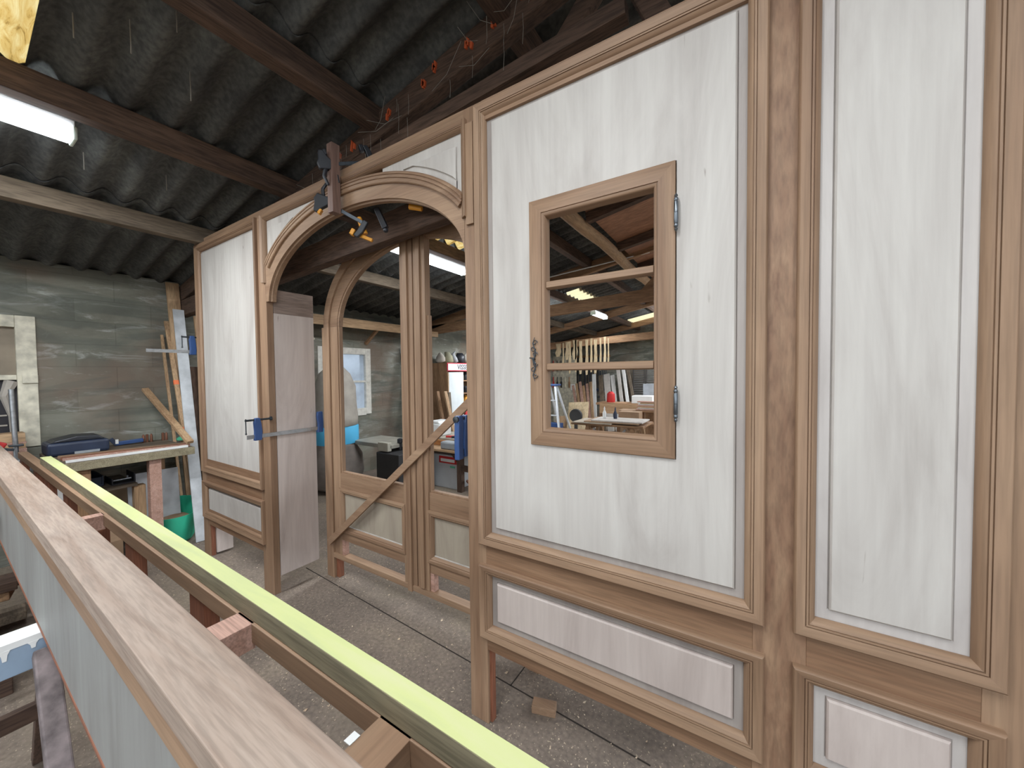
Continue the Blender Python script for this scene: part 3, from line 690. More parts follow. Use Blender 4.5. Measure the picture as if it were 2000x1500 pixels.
for i, (xa, xb, w, z, m_, l) in enumerate(((-4.50, -4.36, .05, .888, SX[1], 'long reddish lath, rearmost on the workbench'), (-4.40, -4.30, .045, .888, RED[1], 'long dark red lath, middle one on the workbench'), (-4.33, -4.25, .04, .888, PINK, 'long pinkish lath on the workbench near its front'), (-4.22, -4.20, .03, .885, WHITE, 'white edging strip on the front edge of the workbench'))):
    obj('lath', B().beam((xa, .56, z), (xb, 1.29 if i < 3 else 1.26, z), w, .018), m_, bevel=.001, label=l, cat='lath')
obj('lath', B().beam((-4.27, .66, .8835), (-4.255, 1.0, .8835), .02, .01), WHITE, bevel=.001, label='short white strip near the left end of the workbench', cat='lath')
# case
cs = thing('tool_case', (-4.72, .68, .88), 'black soft tool case on the bench against the wall', 'tool case')
obj('body', B().box(-4.86, -4.60, .52, .86, .881, .985), NAVY, cs, bevel=.02)
b = B(); b.prism([(.54, .985), (.84, .985), (.80, 1.02), (.68, 1.028), (.57, 1.004)], 0, -4.84, -4.62); obj('lid', b, BLACK, cs, bevel=.01)
obj('front_label', B().box(-4.600, -4.598, .66, .80, .885, .905), GREYP, cs)
sw = thing('hand_tool', (-4.82, .98, .88), 'blue and black hand tool lying at the back of the bench', 'tool')
obj('grip', B().beam((-4.84, .95, .885), (-4.85, .91, .95), .03, .03), NAVY, sw, bevel=.005); obj('blade', B().beam((-4.84, .94, .90), (-4.82, 1.12, .91), .03, .035), BLUE, sw, bevel=.006); obj('label', B().box(-4.823, -4.82, .935, .955, .90, .94), WHITE, sw)
for i, y in enumerate((1.13, 1.155, 1.185, 1.27, 1.295)):
    b = B(); b.lathe((-4.86, y, .879), [(.011, 0), (.011, .062 + .01 * (i % 2)), (.007, .068), (.007, .075)], 12); obj('copper_fitting', b, plain('copper_%d' % i, (.17, .07, .04), .5, .4), smooth=True, label='small brown fitting upright at the back of the bench', cat='fitting', group='brown fittings at the back of the bench')
b = B(); b.lathe((-4.72, 1.40, .879), [(.07, 0), (.075, .012), (.05, .03), (.02, .04)], 18); obj('green_cloth', b, FLUO, smooth=True, label='green folded cloth behind the laths at the far bench end', cat='cloth')
# timber blocks and upright rod clamp at far left
for i, (z0, z1, y1, l) in enumerate(((.88, .955, .445, 'lowest'), (.9555, .99, .44, 'second lowest'), (.9905, 1.005, .445, 'thin third'), (1.0055, 1.075, .44, 'topmost'))):
    obj('timber_block', B().box(-4.95, -4.80, .18, y1, z0, z1), PINE[1] if i % 2 else PINK, bevel=.002, label='%s timber offcut in the pile under the left window' % l, cat='offcut')
obj('side_table', B().box(-4.97, -4.60, -.9, .46, .80, .8795), GREYP, bevel=.003, label='grey table top under the left window', cat='table')
sc = thing('sash_clamp', (-4.72, .395, .83), 'upright grey pipe clamp in front of the left window', 'clamp')
b = B(); b.tube([(-4.70, .385, .881), (-4.70, .375, 1.42)], .014, 10); obj('pipe', b, STEEL, sc, smooth=True)
obj('collar', B().box(-4.73, -4.67, .35, .42, .985, 1.0), IRON, sc, bevel=.003)
rc = thing('red_clamp', (-4.6, .3, 1.0), 'small red handled clamp at the left image edge', 'clamp')
b = B(); b.beam((-4.62, .24, 1.05), (-4.62, .33, 1.0), .04, .05); obj('handle', b, REDP, rc, bevel=.008); obj('jaw', B().beam((-4.62, .30, .985), (-4.62, .37, .97), .02, .02), IRON, rc, bevel=.002)
# things under the bench
sb = thing('storage_box', (-4.6, .7, .63), 'black plastic box on the shelf beneath the bench', 'box')
b = B()
b.box(-4.72, -4.40, .56, .78, .626, .638); b.box(-4.72, -4.40, .56, .572, .638, .71); b.box(-4.72, -4.40, .768, .78, .638, .71); b.box(-4.72, -4.708, .572, .768, .638, .71); b.box(-4.412, -4.40, .572, .768, .638, .70)
obj('tray', b, NAVY, sb, bevel=.003); obj('handle_label', B().box(-4.40, -4.397, .60, .68, .66, .68), plain('lilac_label', (.5, .5, .62), .5), sb)
tb = thing('tool_tray', (-4.45, .88, .63), 'dark open tray of tools at the end of the low shelf', 'tray')
b = B(); b.box(-4.55, -4.33, .81, .95, .626, .634); b.box(-4.55, -4.33, .94, .95, .634, .70); b.box(-4.55, -4.33, .81, .818, .634, .68); obj('tray', b, BLACK, tb, bevel=.002)
b = B(); b.tube([(-4.40, .83, .65), (-4.36, .93, .66)], .008, 8); obj('tool', b, STEEL, tb)
obj('white_board', B().beam((-4.55, .60, 0), (-4.62, .58, .595), .26, .012, (1, 0, 0)), WHITE, bevel=.001, label='white board leaning under the low shelf', cat='board')
obj('white_board', B().beam((-4.44, 1.10, .02), (-4.50, 1.10, .66), .34, .012, (1, 0, 0)), plain('scuffed_white', (.55, .57, .6), .6, 0, .2), bevel=.001, label='scuffed white board leaning behind the bench legs', cat='board')
obj('brown_board', B().box(-4.985, -4.96, .7, 1.28, 0, .56), CARD, bevel=.001, label='brown board standing at the wall below the bench', cat='board')
obj('white_board', B().beam((-4.25, .38 + .13, .0), (-4.28, .50, .80), .03, .10, (0, 1, 0)), WHITE, bevel=.001, label='narrow white board edge just behind the lime topped timber', cat='board')
b = B(); b.lathe((-4.30, .80, .31), [(.10, -.035), (.14, -.04), (.155, -.02), (.155, .02), (.14, .04), (.10, .035)], 28, axis=0)
obj('rubber_hoop', b, RUBBER, smooth=True, label='black round hoop leaning under the low shelf', cat='hoop')
b = B(); b.box(-4.28, -3.92, .50, .78, 0, .30); obj('cardboard_box', b, CARD, bevel=.003, label='cardboard box on the floor in front of the workbench', cat='box')
b = B(); b.beam((-3.75, .44, .33), (-3.55, .60, .05), .22, .10); obj('grey_case', b, GREYP, bevel=.006, label='grey flat case tilted beyond the grid frame posts', cat='case')
b = B(); b.box(-3.3, -3.0, .50, .66, 0, .07); b.box(-3.28, -3.02, .52, .64, .07, .10, 1); obj('hand_plane', b, [NAVY, WHITE], bevel=.006, label='dark tool with white top on the floor past the posts', cat='tool')
# green bucket
gb = thing('feed_bucket', (-4.45, 1.22, 0), 'green plastic bucket with cut away front rim on the floor', 'bucket')
b = B(); n = 28; rows = []
c0_ = (-4.43, 1.21)
for h in (0, .01, .04, .22): 
    rr = {0: .11, .01: .125, .04: .14, .22: .155}[h]
    rows.append([b.v((c0_[0] + rr * 1.02 * math.cos(2 * math.pi * k / n), c0_[1] + rr * math.sin(2 * math.pi * k / n), h)) for k in range(n)])
def rimh(a): # high at the back (-x), low in front
    q = (math.cos(a - math.pi * .95) + .15); return .25 + .12 * max(0, min(1, q * 2.2))
rows.append([b.v((c0_[0] + .16 * math.cos(2 * math.pi * k / n), c0_[1] + .157 * math.sin(2 * math.pi * k / n), rimh(2 * math.pi * k / n))) for k in range(n)])
rows.append([b.v((c0_[0] + .154 * math.cos(2 * math.pi * k / n), c0_[1] + .151 * math.sin(2 * math.pi * k / n), rimh(2 * math.pi * k / n))) for k in range(n)])
rows.append([b.v((c0_[0] + .13 * math.cos(2 * math.pi * k / n), c0_[1] + .13 * math.sin(2 * math.pi * k / n), .02)) for k in range(n)])
for A, C in zip(rows, rows[1:]):
    for k in range(n): b.face([A[k], A[(k + 1) % n], C[(k + 1) % n], C[k]])
b.face(rows[0][::-1]); b.face(rows[-1]); obj('tub', b, GREEN, gb, smooth=True)
b = B(); b.lathe((c0_[0], c0_[1], .02), [(.12, 0), (.14, .17), (.09, .21), (.02, .22)], 20); obj('contents', b, CARD, gb, smooth=True, label='brown scraps')
# leaning timbers in the corner
def lean(name, p0, p1, w, th, m_, label, up=(1, 0, 0), cat='plank'): return obj(name, B().beam(p0, p1, w, th, up), m_, bevel=.0015, label=label, cat=cat)
lean('wide_plank', (-4.70, 1.45, .0), (-4.93, 1.40, 2.45), .10, .022, PINE[2], 'wide pine plank leaning in the corner, tallest there')
lean('brown_plank', (-4.50, 1.60, .0), (-4.78, 1.56, 2.12), .085, .02, PINE[2], 'pine plank leaning right of the silvery batten')
sv = thing('silvered_batten', (-4.2, 1.34, 0), 'silvery white flat batten leaning at the left corner beside the shop front', 'batten')
obj('batten', B().beam((-4.19, 1.335, .004), (-4.70, 1.375, 2.155), .085, .012, (1, 0, 0)), SILV, sv, bevel=.001)
for (p0, p1, l) in (((-4.24, 1.35, .01), (-4.95, 1.35, 2.06), 'slim lath with orange tape bands leaning in the corner'), ((-4.50, 1.313, .01), (-4.95, 1.313, 1.92), 'slim lath half hidden beside the taped one in the corner')):
    q = lean('taped_lath' if 'bands' in l else 'corner_lath', p0, p1, .035 if 'bands' in l else .022, .02, PINE[2], l, cat='lath')
    if 'bands' in l:
        for f in (.48, .70):
            P = Vector(p0).lerp(Vector(p1), f); D = (Vector(p1) - Vector(p0)).normalized() * .022
            obj('tape_band', B().beam(P - D, P + D, .038, .023, (1, 0, 0)), ORA, q)
lean('drilled_lath', (-4.2, 1.28, .915), (-4.93, 1.17, 1.385), .028, .05, PINE[0], 'pale drilled lath slanting down across the corner timbers', up=(0, 1, 0), cat='lath')
for x, w_, l in ((-4.75, .12, 'dark upright plank in the corner behind the green bucket'), (-4.90, .09, 'dark upright plank against the wall behind the bucket')):
    lean('dark_plank', (x + .12, 1.53, 0), (x, 1.52, 1.6), w_, .03, OLD[2], l)

# ================================================================== LAMPS
def lamp(x, y0, y1, z, label, P=14, up=0):
    t = thing('fluorescent_lamp', (x, (y0 + y1) / 2, z), label, 'lamp')
    L_ = y1 - y0; hw = .055
    b = B(); b.prism([(x - hw, z), (x - hw * .6, z - .05), (x + hw * .6, z - .05), (x + hw, z), (x + hw, z + .012), (x - hw, z + .012)], 1, y0 + .03, y1 - .03)
    obj('diffuser', b, TUBE, t, bevel=.008)
    b = B(); b.box(x - .035, x + .035, y0 + .02, y1 - .02, z + .012, z + .05); obj('housing', b, WHITE, t, bevel=.003)
    if P:
        l = bpy.data.lights.new('tube_light', 'AREA'); l.shape = 'RECTANGLE'; l.size = .12; l.size_y = L_; l.energy = P; l.color = (.93, .97, 1)
        lo = bpy.data.objects.new('tube_light', l); COL.objects.link(lo); lo.location = (x, (y0 + y1) / 2, z - .058)
    if up:  # only on the added lamps: extra light thrown up at roof and trusses
        l = bpy.data.lights.new('added_uplight', 'AREA'); l.shape = 'RECTANGLE'; l.size = .12; l.size_y = L_; l.energy = up; l.color = (.93, .97, 1)
        lo = bpy.data.objects.new('added_uplight', l); COL.objects.link(lo); lo.location = (x, (y0 + y1) / 2, z + .06); lo.rotation_euler = (math.pi, 0, 0)
        for y in (y0 + .1, y1 - .1): obj('added_lamp_rod', B().box(x - .004, x + .004, y - .004, y + .004, z + .05, zr(x) - .01), STEEL, t)
    for y in (y0 + .015, y1 - .03): obj('end_cap', B().box(x - .056, x + .056, y, y + .015, z - .052, z + .014), plain('clear_cap', (.6, .68, .6), .3), t, bevel=.006)
    return t
lamp(-2.93, -.70, .485, 2.755, 'white fluorescent lamp fixed beside the purlin at the upper left', 42)
lamp(-2.93, 2.40, 3.62, 2.755, 'white fluorescent lamp seen through the right door leaf', 30)
lamp(-2.6, 7.2, 8.0, 2.7, 'small distant fluorescent lamp seen through the casement')
# lamps above the camera, then unseen lamps added to brighten the far trusses
lamp(-.55, -1.0, .35, 3.05, 'fluorescent lamp high above the camera, left', 25); lamp(.9, -1.2, .3, 3.05, 'fluorescent lamp high above the camera, right', 17); lamp(2.2, 4.0, 5.2, 2.5, 'added unseen lamp beyond the shop front, right', 50, 40); lamp(-1.1, 8.9, 10.1, 2.5, 'added unseen lamp over the far wall tools', 90, 45)
lamp(1.2, 6.4, 7.6, 2.5, 'added unseen lamp high over the far trestle table', 80, 60); lamp(-3.75, 5.6, 6.4, 2.3, 'added unseen lamp hung behind the right post of the arch', 40, 30)
# cable conduit under the roof seen through the casement
b = B(); b.tube([(-2.9, 4.7, 2.78), (-1.05, 5.0, 3.02)], .008, 6); obj('conduit', b, WHITE, label='thin white conduit crossing under the roof', cat='conduit')
# ================================================================== BEYOND THE ARCH
ex = thing('dust_extractor', (-4.55, 2.95, 0), 'dust extractor with grey cloth filter bag and light blue band', 'dust extractor')
b = B(); b.lathe((-4.55, 2.90, 0), [(.20, .83), (.27, .85), (.275, .95), (.25, 1.15), (.24, 1.35), (.20, 1.52), (.08, 1.62)], 22)
for v in b.bm.verts: v.co.x += .012 * math.sin(v.co.z * 31 + v.co.y * 9); v.co.y += .012 * math.sin(v.co.z * 23 + v.co.x * 11)
obj('filter_bag', b, CLOTH, ex, smooth='all')
b = B(); b.lathe((-4.55, 2.90, 0), [(.27, .62), (.275, .64), (.275, .83), (.27, .845)], 26); obj('blue_band', b, SKYB, ex, smooth=True)
b = B(); b.lathe((-4.55, 2.90, 0), [(.2, .02), (.30, .08), (.33, .25), (.31, .45), (.26, .60), (.26, .63)], 22)
for v in b.bm.verts: v.co.x += .02 * math.sin(v.co.z * 25 + v.co.y * 13); v.co.y += .015 * math.sin(v.co.z * 19 + v.co.x * 17)
obj('collecting_bag', b, CLOTHD, ex, smooth='all')
b = B(); b.tube([(-4.7, 2.68, 1.30), (-4.7, 2.68, 1.95)], .022, 10); b.lathe((-4.7, 2.68, 1.95), [(.03, 0), (.045, .01), (.045, .03), (.03, .04)], 12); b.lathe((-4.7, 2.68, 1.32), [(.03, 0), (.05, .01), (.05, .03), (.03, .04)], 12)
obj('pipe', b, CREAM, ex, smooth=True)
obj('motor_housing', B().box(-4.98, -4.87, 2.55, 2.86, .66, .92), BLUE, ex, bevel=.015)
ws = thing('wall_shelf', (-4.8, 3.6, 2.22), 'high wooden shelf on the block wall above the far window', 'shelf')
obj('shelf_board', B().box(-4.98, -4.62, 2.5, 4.9, 2.20, 2.235), PINED[1], ws, bevel=.003); obj('front_board', B().box(-4.62, -4.60, 2.5, 4.9, 2.15, 2.24), PINE[1], ws, bevel=.002)
for y in (2.7, 3.7, 4.7): obj('bracket', B().beam((-4.98, y, 1.98), (-4.68, y, 2.19), .04, .04), PINED[0], ws, bevel=.002)
for i in range(5):
    y0 = 2.55 + (i % 3) * .35; x = -4.93 + i * .065
    obj('shelf_strip', B().box(x, x + .05, y0, y0 + 1.5 + .1 * (i % 2), 2.2355, 2.27 + .02 * (i % 2)), PINE[1], bevel=.002, label='pale timber strip stored on the high wall shelf', cat='strip', group='timber strips on the high wall shelf')
b = B()
for k in range(3): b.lathe((-4.75, 4.35, 2.2355 + k * .02), [(.05, 0), (.09, .002), (.09, .016), (.05, .018)], 20)
obj('cable_coil', b, RUBBER, smooth=True, label='black coil lying on the high wall shelf', cat='coil')
# planer
pl = thing('planing_machine', (-3.9, 3.35, 0), 'grey planing machine with long bed seen through the left door leaf', 'machine')
obj('bed', B().box(-4.35, -3.62, 3.0, 3.45, .60, .65), plain('machine_bed', (.33, .31, .26), .5, .2), pl, bevel=.006)
obj('base', B().box(-3.82, -3.42, 2.95, 3.5, 0, .56), plain('black_machine', (.03, .03, .032), .5), pl, bevel=.01)
obj('bed_end', B().box(-3.80, -3.62, 2.96, 3.02, .575, .68), plain('machine_edge', (.42, .40, .33), .5), pl, bevel=.006)
b = B(); b.lathe((-3.52, 3.25, .56), [(.05, 0), (.06, .01), (.06, .10), (.075, .13), (.075, .30), (.06, .33), (.03, .34)], 16); obj('white_container', b, WHITE, pl, smooth=True)
b = B(); b.lathe((-3.63, 3.16, .57), [(.02, 0), (.022, .08), (.035, .09), (.035, .13), (.015, .14)], 12); obj('knob', b, BLACK, pl, smooth=True)
# screw cabinet
cb = thing('screw_cabinet', (-4.72, 5.6, 0), 'brown cabinet with white door and a lettered sign, seen through the right door leaf', 'cabinet')
b = B(); b.box(-4.98, -4.5, 5.0, 5.02, 0, 1.70); b.box(-4.98, -4.5, 6.5, 6.52, 0, 1.70); b.box(-4.98, -4.5, 5.02, 6.5, 1.68, 1.70); b.box(-4.98, -4.96, 5.02, 6.5, 0, 1.68)
for z in (.02, .35, .62, .88, 1.12, 1.36): b.box(-4.96, -4.52, 5.02, 6.5, z, z + .018)
obj('carcass', b, PINED[2], cb)
obj('door', B().box(-4.50, -4.48, 5.03, 5.43, .1, 1.53), plain('pale_blue_white', (.66, .71, .73), .5, 0, .05), cb, bevel=.003)
obj('door_edge', B().box(-4.50, -4.48, 5.005, 5.028, .1, 1.53), PINE[2], cb)
sg = obj('sign', B().box(-4.499, -4.487, 5.0, 6.1, 1.55, 1.70), plain('sign_red', (.5, .03, .06), .4), cb)
obj('sign_face', B().box(-4.4865, -4.484, 5.02, 6.08, 1.568, 1.683), plain('sign_white', (.8, .8, .8), .4, 0, .02), sg)
cu = bpy.data.curves.new('VISSERIE', 'FONT'); cu.body = 'VISSERIE'; cu.size = .125; cu.extrude = .001; cu.offset = .003
to = bpy.data.objects.new('tmp', cu); COL.objects.link(to); bpy.context.view_layer.update()
me = bpy.data.meshes.new_from_object(to.evaluated_get(bpy.context.evaluated_depsgraph_get())); bpy.data.objects.remove(to)
me.transform(Matrix.Translation((-4.483, 5.27, 1.583)) @ Matrix.Rotation(math.radians(90), 4, 'Z') @ Matrix.Rotation(math.radians(90), 4, 'X')); me.transform(Matrix.Translation(-Vector(sg['_w'])))
lt = bpy.data.objects.new('sign_lettering', me); COL.objects.link(lt); me.materials.clear(); me.materials.append(plain('sign_grey', (.06, .06, .08), .5)); lt.parent = sg
def pot(x, y, z, r, h, m_, label, grp=None, cat='pot', kind='pot'):
    b = B(); b.lathe((x, y, z), [(r * .9, 0), (r, h * .06), (r, h * .8), (r * .7, h * .9), (r * .55, h * .92), (r * .55, h)], 14); return obj(kind, b, m_, smooth=True, label=label, cat=cat, group=grp)
for k, (z, cs_) in enumerate(((.638, (BLACK, CREAM, REDP)), (.898, (YEL, BLACK, plain('dark_jar', (.05, .04, .04), .4))), (1.138, (WHITE, BLACK, NAVY)), (1.378, (CREAM, plain('brown_jar', (.12, .06, .03), .4), BLACK)))):
    for i in range(8): pot(-4.60, 5.52 + i * .115, z, .04, .13 + .03 * ((i + k) % 3), cs_[(i * 2 + k) % 3] if not (k == 1 and i == 0) else plain('ochre_jar', (.5, .38, .06), .4), 'small jar or pot in the open right half of the lettered cabinet', 'pots in the lettered cabinet')
for i, (y, r, m_) in enumerate(((5.08, .1, CLOTH), (5.28, .12, plain('khaki', (.30, .29, .2), .8)), (5.45, .09, GREYP), (5.62, .12, BLACK), (5.82, .1, CLOTH), (6.0, .09, BLACK))):
    b = B(); r *= .8; b.lathe((-4.72, y, 1.705), [(r * .6, 0), (r, .03), (r * .9, .10 + .03 * (i % 2)), (r * .5, .17 + .03 * (i % 2)), (.01, .19 + .02 * (i % 3))], 14)
    for v in b.bm.verts: v.co.x += .02 * math.sin(v.co.z * 40 + i * 3); v.co.y += .02 * math.sin(v.co.z * 31 + v.co.x * 25 + i)
    obj('cap', b, m_, smooth='all', label='crumpled cap or bag in the row on top of the lettered cabinet', cat='cap', group='caps on the lettered cabinet')
for (p0, p1, w, th, m_, nm, l) in (((-4.52, 4.62, 0), (-4.93, 4.72, 2.15), .035, .02, STEEL, 'metal_strip', 'long bright strip leaning left of the lettered cabinet'),
    ((-4.60, 4.60, 0), (-4.96, 4.64, 2.1), .12, .02, plain('blue_grey_board', (.08, .11, .13), .5), 'dark_board', 'tall blue grey board leaning left of the lettered cabinet'),
    ((-4.65, 4.40, 0), (-4.97, 4.42, 1.95), .10, .02, plain('pale_green_board', (.5, .56, .53), .6), 'pale_board', 'tall pale board leaning left of the blue grey one'),
    ((-4.25, 4.78, 0), (-4.55, 4.80, 1.2), .06, .04, PINED[2], 'leaning_offcut', 'reddish plank end leaning in front of the cabinet side'),
    ((-4.10, 4.85, 0), (-4.42, 4.86, 1.2), .07, .03, PINE[2], 'leaning_offcut', 'pale plank end leaning before the white cabinet door'),
    ((-4.30, 4.93, 0), (-4.40, 4.94, 1.18), .06, .02, GREYW[2], 'leaning_offcut', 'short grey plank end leaning at the cabinet corner')):
    lean(nm, p0, p1, w, th, m_, l, up=(1, 0, 0), cat='plank')
# low table with tools
lt_ = thing('work_table', (-3.1, 3.75, 0), 'brown low work table behind the right door leaf', 'table')
obj('table_top', B().box(-3.9, -2.5, 3.55, 4.35, .50, .53), PINE[0], lt_, bevel=.003)
for x in (-3.10, -2.58): 
    for y in (3.60, 4.25): obj('leg', B().box(x, x + .07, y, y + .07, 0, .499), OLD[2], lt_, bevel=.003)
obj('leg', B().box(-3.88, -3.81, 4.25, 4.32, 0, .499), OLD[2], lt_, bevel=.003); obj('stretcher', B().box(-3.03, -2.58, 3.61, 3.66, .27, .34), OLD[0], lt_, bevel=.003)
obj('gusset', B().prism([(-3.10, .499), (-3.10, .36), (-3.24, .499)], 1, 3.62, 3.65), OLD[0], lt_)
sh = obj('orange_board', B().box(-3.85, -2.6, 3.75, 4.28, .531, .60), plain('orange_brown', (.35, .15, .05), .6), bevel=.004, label='orange brown slab lying on the low work table', cat='slab')
obj('grey_box', B().box(-3.35, -3.0, 3.57, 3.70, .531, .63), GREYP, bevel=.02, label='rounded grey metal box on the low work table', cat='box')
obj('board_sheet', B().box(-3.9, -2.5, 3.8, 4.3, .6005, .625), plain('grey_brown_sheet', (.34, .31, .25), .8), bevel=.002, label='dusty sheet on top of the orange brown slab', cat='sheet')
b = B(); b.box(-3.85, -3.62, 3.85, 4.1, .6255, .80); b.prism([(-3.85, .80), (-3.62, .80), (-3.66, .84), (-3.81, .84)], 1, 3.86, 4.09); obj('white_bin', b, WHITE, bevel=.015, label='white rounded bin on the low table before the leaning boards', cat='bin')
for i, (x, m_) in enumerate(((-3.5, REDP), (-3.4, BLACK), (-3.1, GREYP))): obj('small_tool', B().beam((x, 3.85, .64), (x + .16, 3.95, .64), .03, .025), m_, bevel=.005, label=('red', 'black', 'grey')[i] + ' small tool lying on the sheet of the low table', cat='tool')
wb = thing('white_bin_box', (-3.4, 3.75, 0), 'white panel sided box under the low work table with a red label', 'box')
obj('box', B().box(-3.78, -3.14, 3.66, 3.98, .0, .44), plain('grey_white_box', (.48, .5, .52), .5, 0, .05), wb, bevel=.01); obj('label', B().box(-3.45, -3.15, 3.655, 3.659, .33, .42), REDP, wb); obj('label_text_band', B().box(-3.42, -3.18, 3.652, 3.6545, .35, .39), WHITE, wb)
obj('green_mark', B().box(-3.26, -3.18, 3.655, 3.659, .28, .30), FLUO, wb)
b = B(); b.tube([(-2.9 + .12 * math.cos(a / 12 * 2 * math.pi), 3.75 + .12 * math.sin(a / 12 * 2 * math.pi), .10 + .05 * math.sin(a)) for a in range(12)], .018, 8, closed=True); obj('hose_coil', b, plain('brown_hose', (.28, .14, .1), .6), smooth=True, label='brown hose coil on the floor beside the table leg', cat='hose')
# ------------------------------------------------------------------ beyond the casement
ld = thing('step_ladder', (-3.45, 7.3, 0), 'aluminium step ladder with blue top seen through the casement', 'ladder')
ALU = plain('bright_aluminium', (.62, .66, .7), .35, .5, .1)
for n_, (a, c) in enumerate((((-3.66, 7.25, 1.22), (-3.86, 6.85, 0)), ((-3.46, 7.25, 1.22), (-3.16, 6.85, 0)), ((-3.64, 7.36, 1.22), (-3.60, 7.85, 0)), ((-3.48, 7.36, 1.22), (-3.30, 7.85, 0)))):
    obj('rail', B().beam(a, c, .035, .05, (0, 1, 0)), ALU, ld, bevel=.004)
obj('top_cap', B().box(-3.72, -3.40, 7.2, 7.42, 1.22, 1.26), BLUE, ld, bevel=.01)
for k in range(1, 4):
    f = k / 4; z = 1.22 * (1 - f); xa = -3.66 - .2 * f; xb = -3.46 + .3 * f; y = 7.25 - .4 * f
    obj('tread', B().box(xa, xb, y - .03, y + .05, z - .01, z + .01), ALU, ld, bevel=.002)
obj('blue_crate', B().box(-4.05, -3.65, 7.9, 8.08, 0, .32), BLUE, bevel=.01, label='blue crate behind the step ladder', cat='crate')
lean('birch_sheet', (-3.30, 8.0, 0), (-3.35, 8.3, .80), .50, .015, PLYY, 'pale birch plywood sheet leaning right of the step ladder', up=(0, 1, 0), cat='sheet')
lean('birch_sheet', (-3.72, 8.12, 0), (-3.76, 8.3, .45), .35, .015, PINE[2], 'smaller plywood sheet leaning behind the pale birch one', up=(0, 1, 0), cat='sheet')
tt = thing('trestle_table', (-1.85, 5.95, 0), 'trestle table covered with pale sheets, centre of the casement view', 'table')
obj('table_top', B().box(-2.42, -1.28, 5.65, 6.35, .66, .69), PINED[0], tt, bevel=.003)
for x in (-2.15, -1.45):
    for y in (5.72, 6.25):
        obj('leg', B().beam((x - .14, y, 0), (x - .01, y, .66), .03, .045), PINE[2], tt); obj('leg', B().beam((x + .14, y, 0), (x + .01, y, .66), .03, .045), PINE[2], tt)
    obj('trestle_beam', B().box(x - .03, x + .03, 5.68, 6.3, .59, .659), PINED[1], tt)
obj('cross_brace', B().beam((-2.0, 5.70, .10), (-1.55, 5.70, .62), .03, .02, (0, 1, 0)), STEEL, tt); obj('cross_brace', B().beam((-1.6, 5.68, .10), (-2.05, 5.68, .62), .03, .02, (0, 1, 0)), STEEL, tt)
for i, (x0, x1, y0, y1, z, m_, l) in enumerate(((-2.38, -1.75, 5.62, 6.2, .6905, PLYD, 'brown edged sheet, lowest on the trestle table'), (-2.2, -1.35, 5.66, 6.3, .7085, CARD, 'brownish sheet in the middle of the trestle table pile'), (-2.1, -1.30, 5.70, 6.2, .7265, PLY, 'palest sheet on top of the trestle table pile'))):
    obj('sheet', B().box(x0, x1, y0, y1, z, z + .0175), m_, bevel=.001, label=l, cat='sheet')
for x, m_, l in ((-1.98, WHITE, 'white bottle standing on the trestle table'), (-1.80, NAVY, 'dark blue bottle standing on the trestle table')):
    b = B(); b.lathe((x, 6.02, .7445), [(.028, 0), (.03, .01), (.03, .09), (.012, .13), (.012, .16), (.005, .19)], 12); obj('bottle', b, m_, smooth=True, label=l, cat='bottle')
b = B(); b.box(-2.0, -1.7, 6.9, 7.2, 0, .80); obj('brown_crate', b, CARD, bevel=.005, label='tall brown crate behind the trestle table', cat='crate')
obj('brown_box', B().box(-1.92, -1.56, 6.6, 6.85, .62, .80), CARD, bevel=.004, label='brown box on the far stand right of the bottles', cat='box')
st = thing('stand', (-1.6, 6.8, 0), 'pallet stand carrying stacked reddish boards at the right of the casement view', 'stand')
obj('stand_top', B().box(-2.0, -.9, 6.55, 7.25, .58, .615) if False else B().box(-1.68, -.9, 6.86, 7.25, .78, .81), PINED[0], st)
for x in (-1.66, -.97):
    for y in (6.88, 7.18): obj('leg', B().box(x, x + .06, y, y + .06, 0, .779), PINED[2], st)
obj('low_shelf', B().box(-1.98, -1.0, 6.55, 6.859, .585, .615), PINED[0], st); 
for x in (-1.95, -1.1): obj('leg', B().box(x, x + .05, 6.6, 6.65, 0, .584), PINED[2], st)
for i in range(7):
    b = B(); b.beam((-1.70 + .03 * (i % 3), 7.0 + .02 * i, .823 + i * .021), (-1.0, 7.1, .823 + i * .021), .28 - .02 * i, .019); obj('stacked_board', b, (PINK, PLY, PINE[0])[i % 3], bevel=.002, label='reddish or pale board in the stack on the far stand', cat='board', group='boards stacked on the far stand')
for i, (x, y, a) in enumerate(((-1.35, 5.9, .3), (-1.15, 6.1, 1.0), (-1.05, 5.8, -.4), (-1.2, 6.4, .1), (-.95, 6.3, .7))):
    c, s_ = math.cos(a) * .28, math.sin(a) * .28
    obj('offcut', B().beam((x - c, y - s_, .24 + .05 * i), (x + c, y + s_, .26 + .05 * i), .12, .022), PINE[0] if i % 2 else PLY, bevel=.002, label='pale offcut in the heap at the lower right of the casement view', cat='offcut', group='offcut heap right of the trestle table')
obj('offcut_bin', B().box(-1.28, -.8, 5.6, 6.6, 0, .22), CARD, bevel=.004, label='low brown bin under the offcut heap', cat='bin')
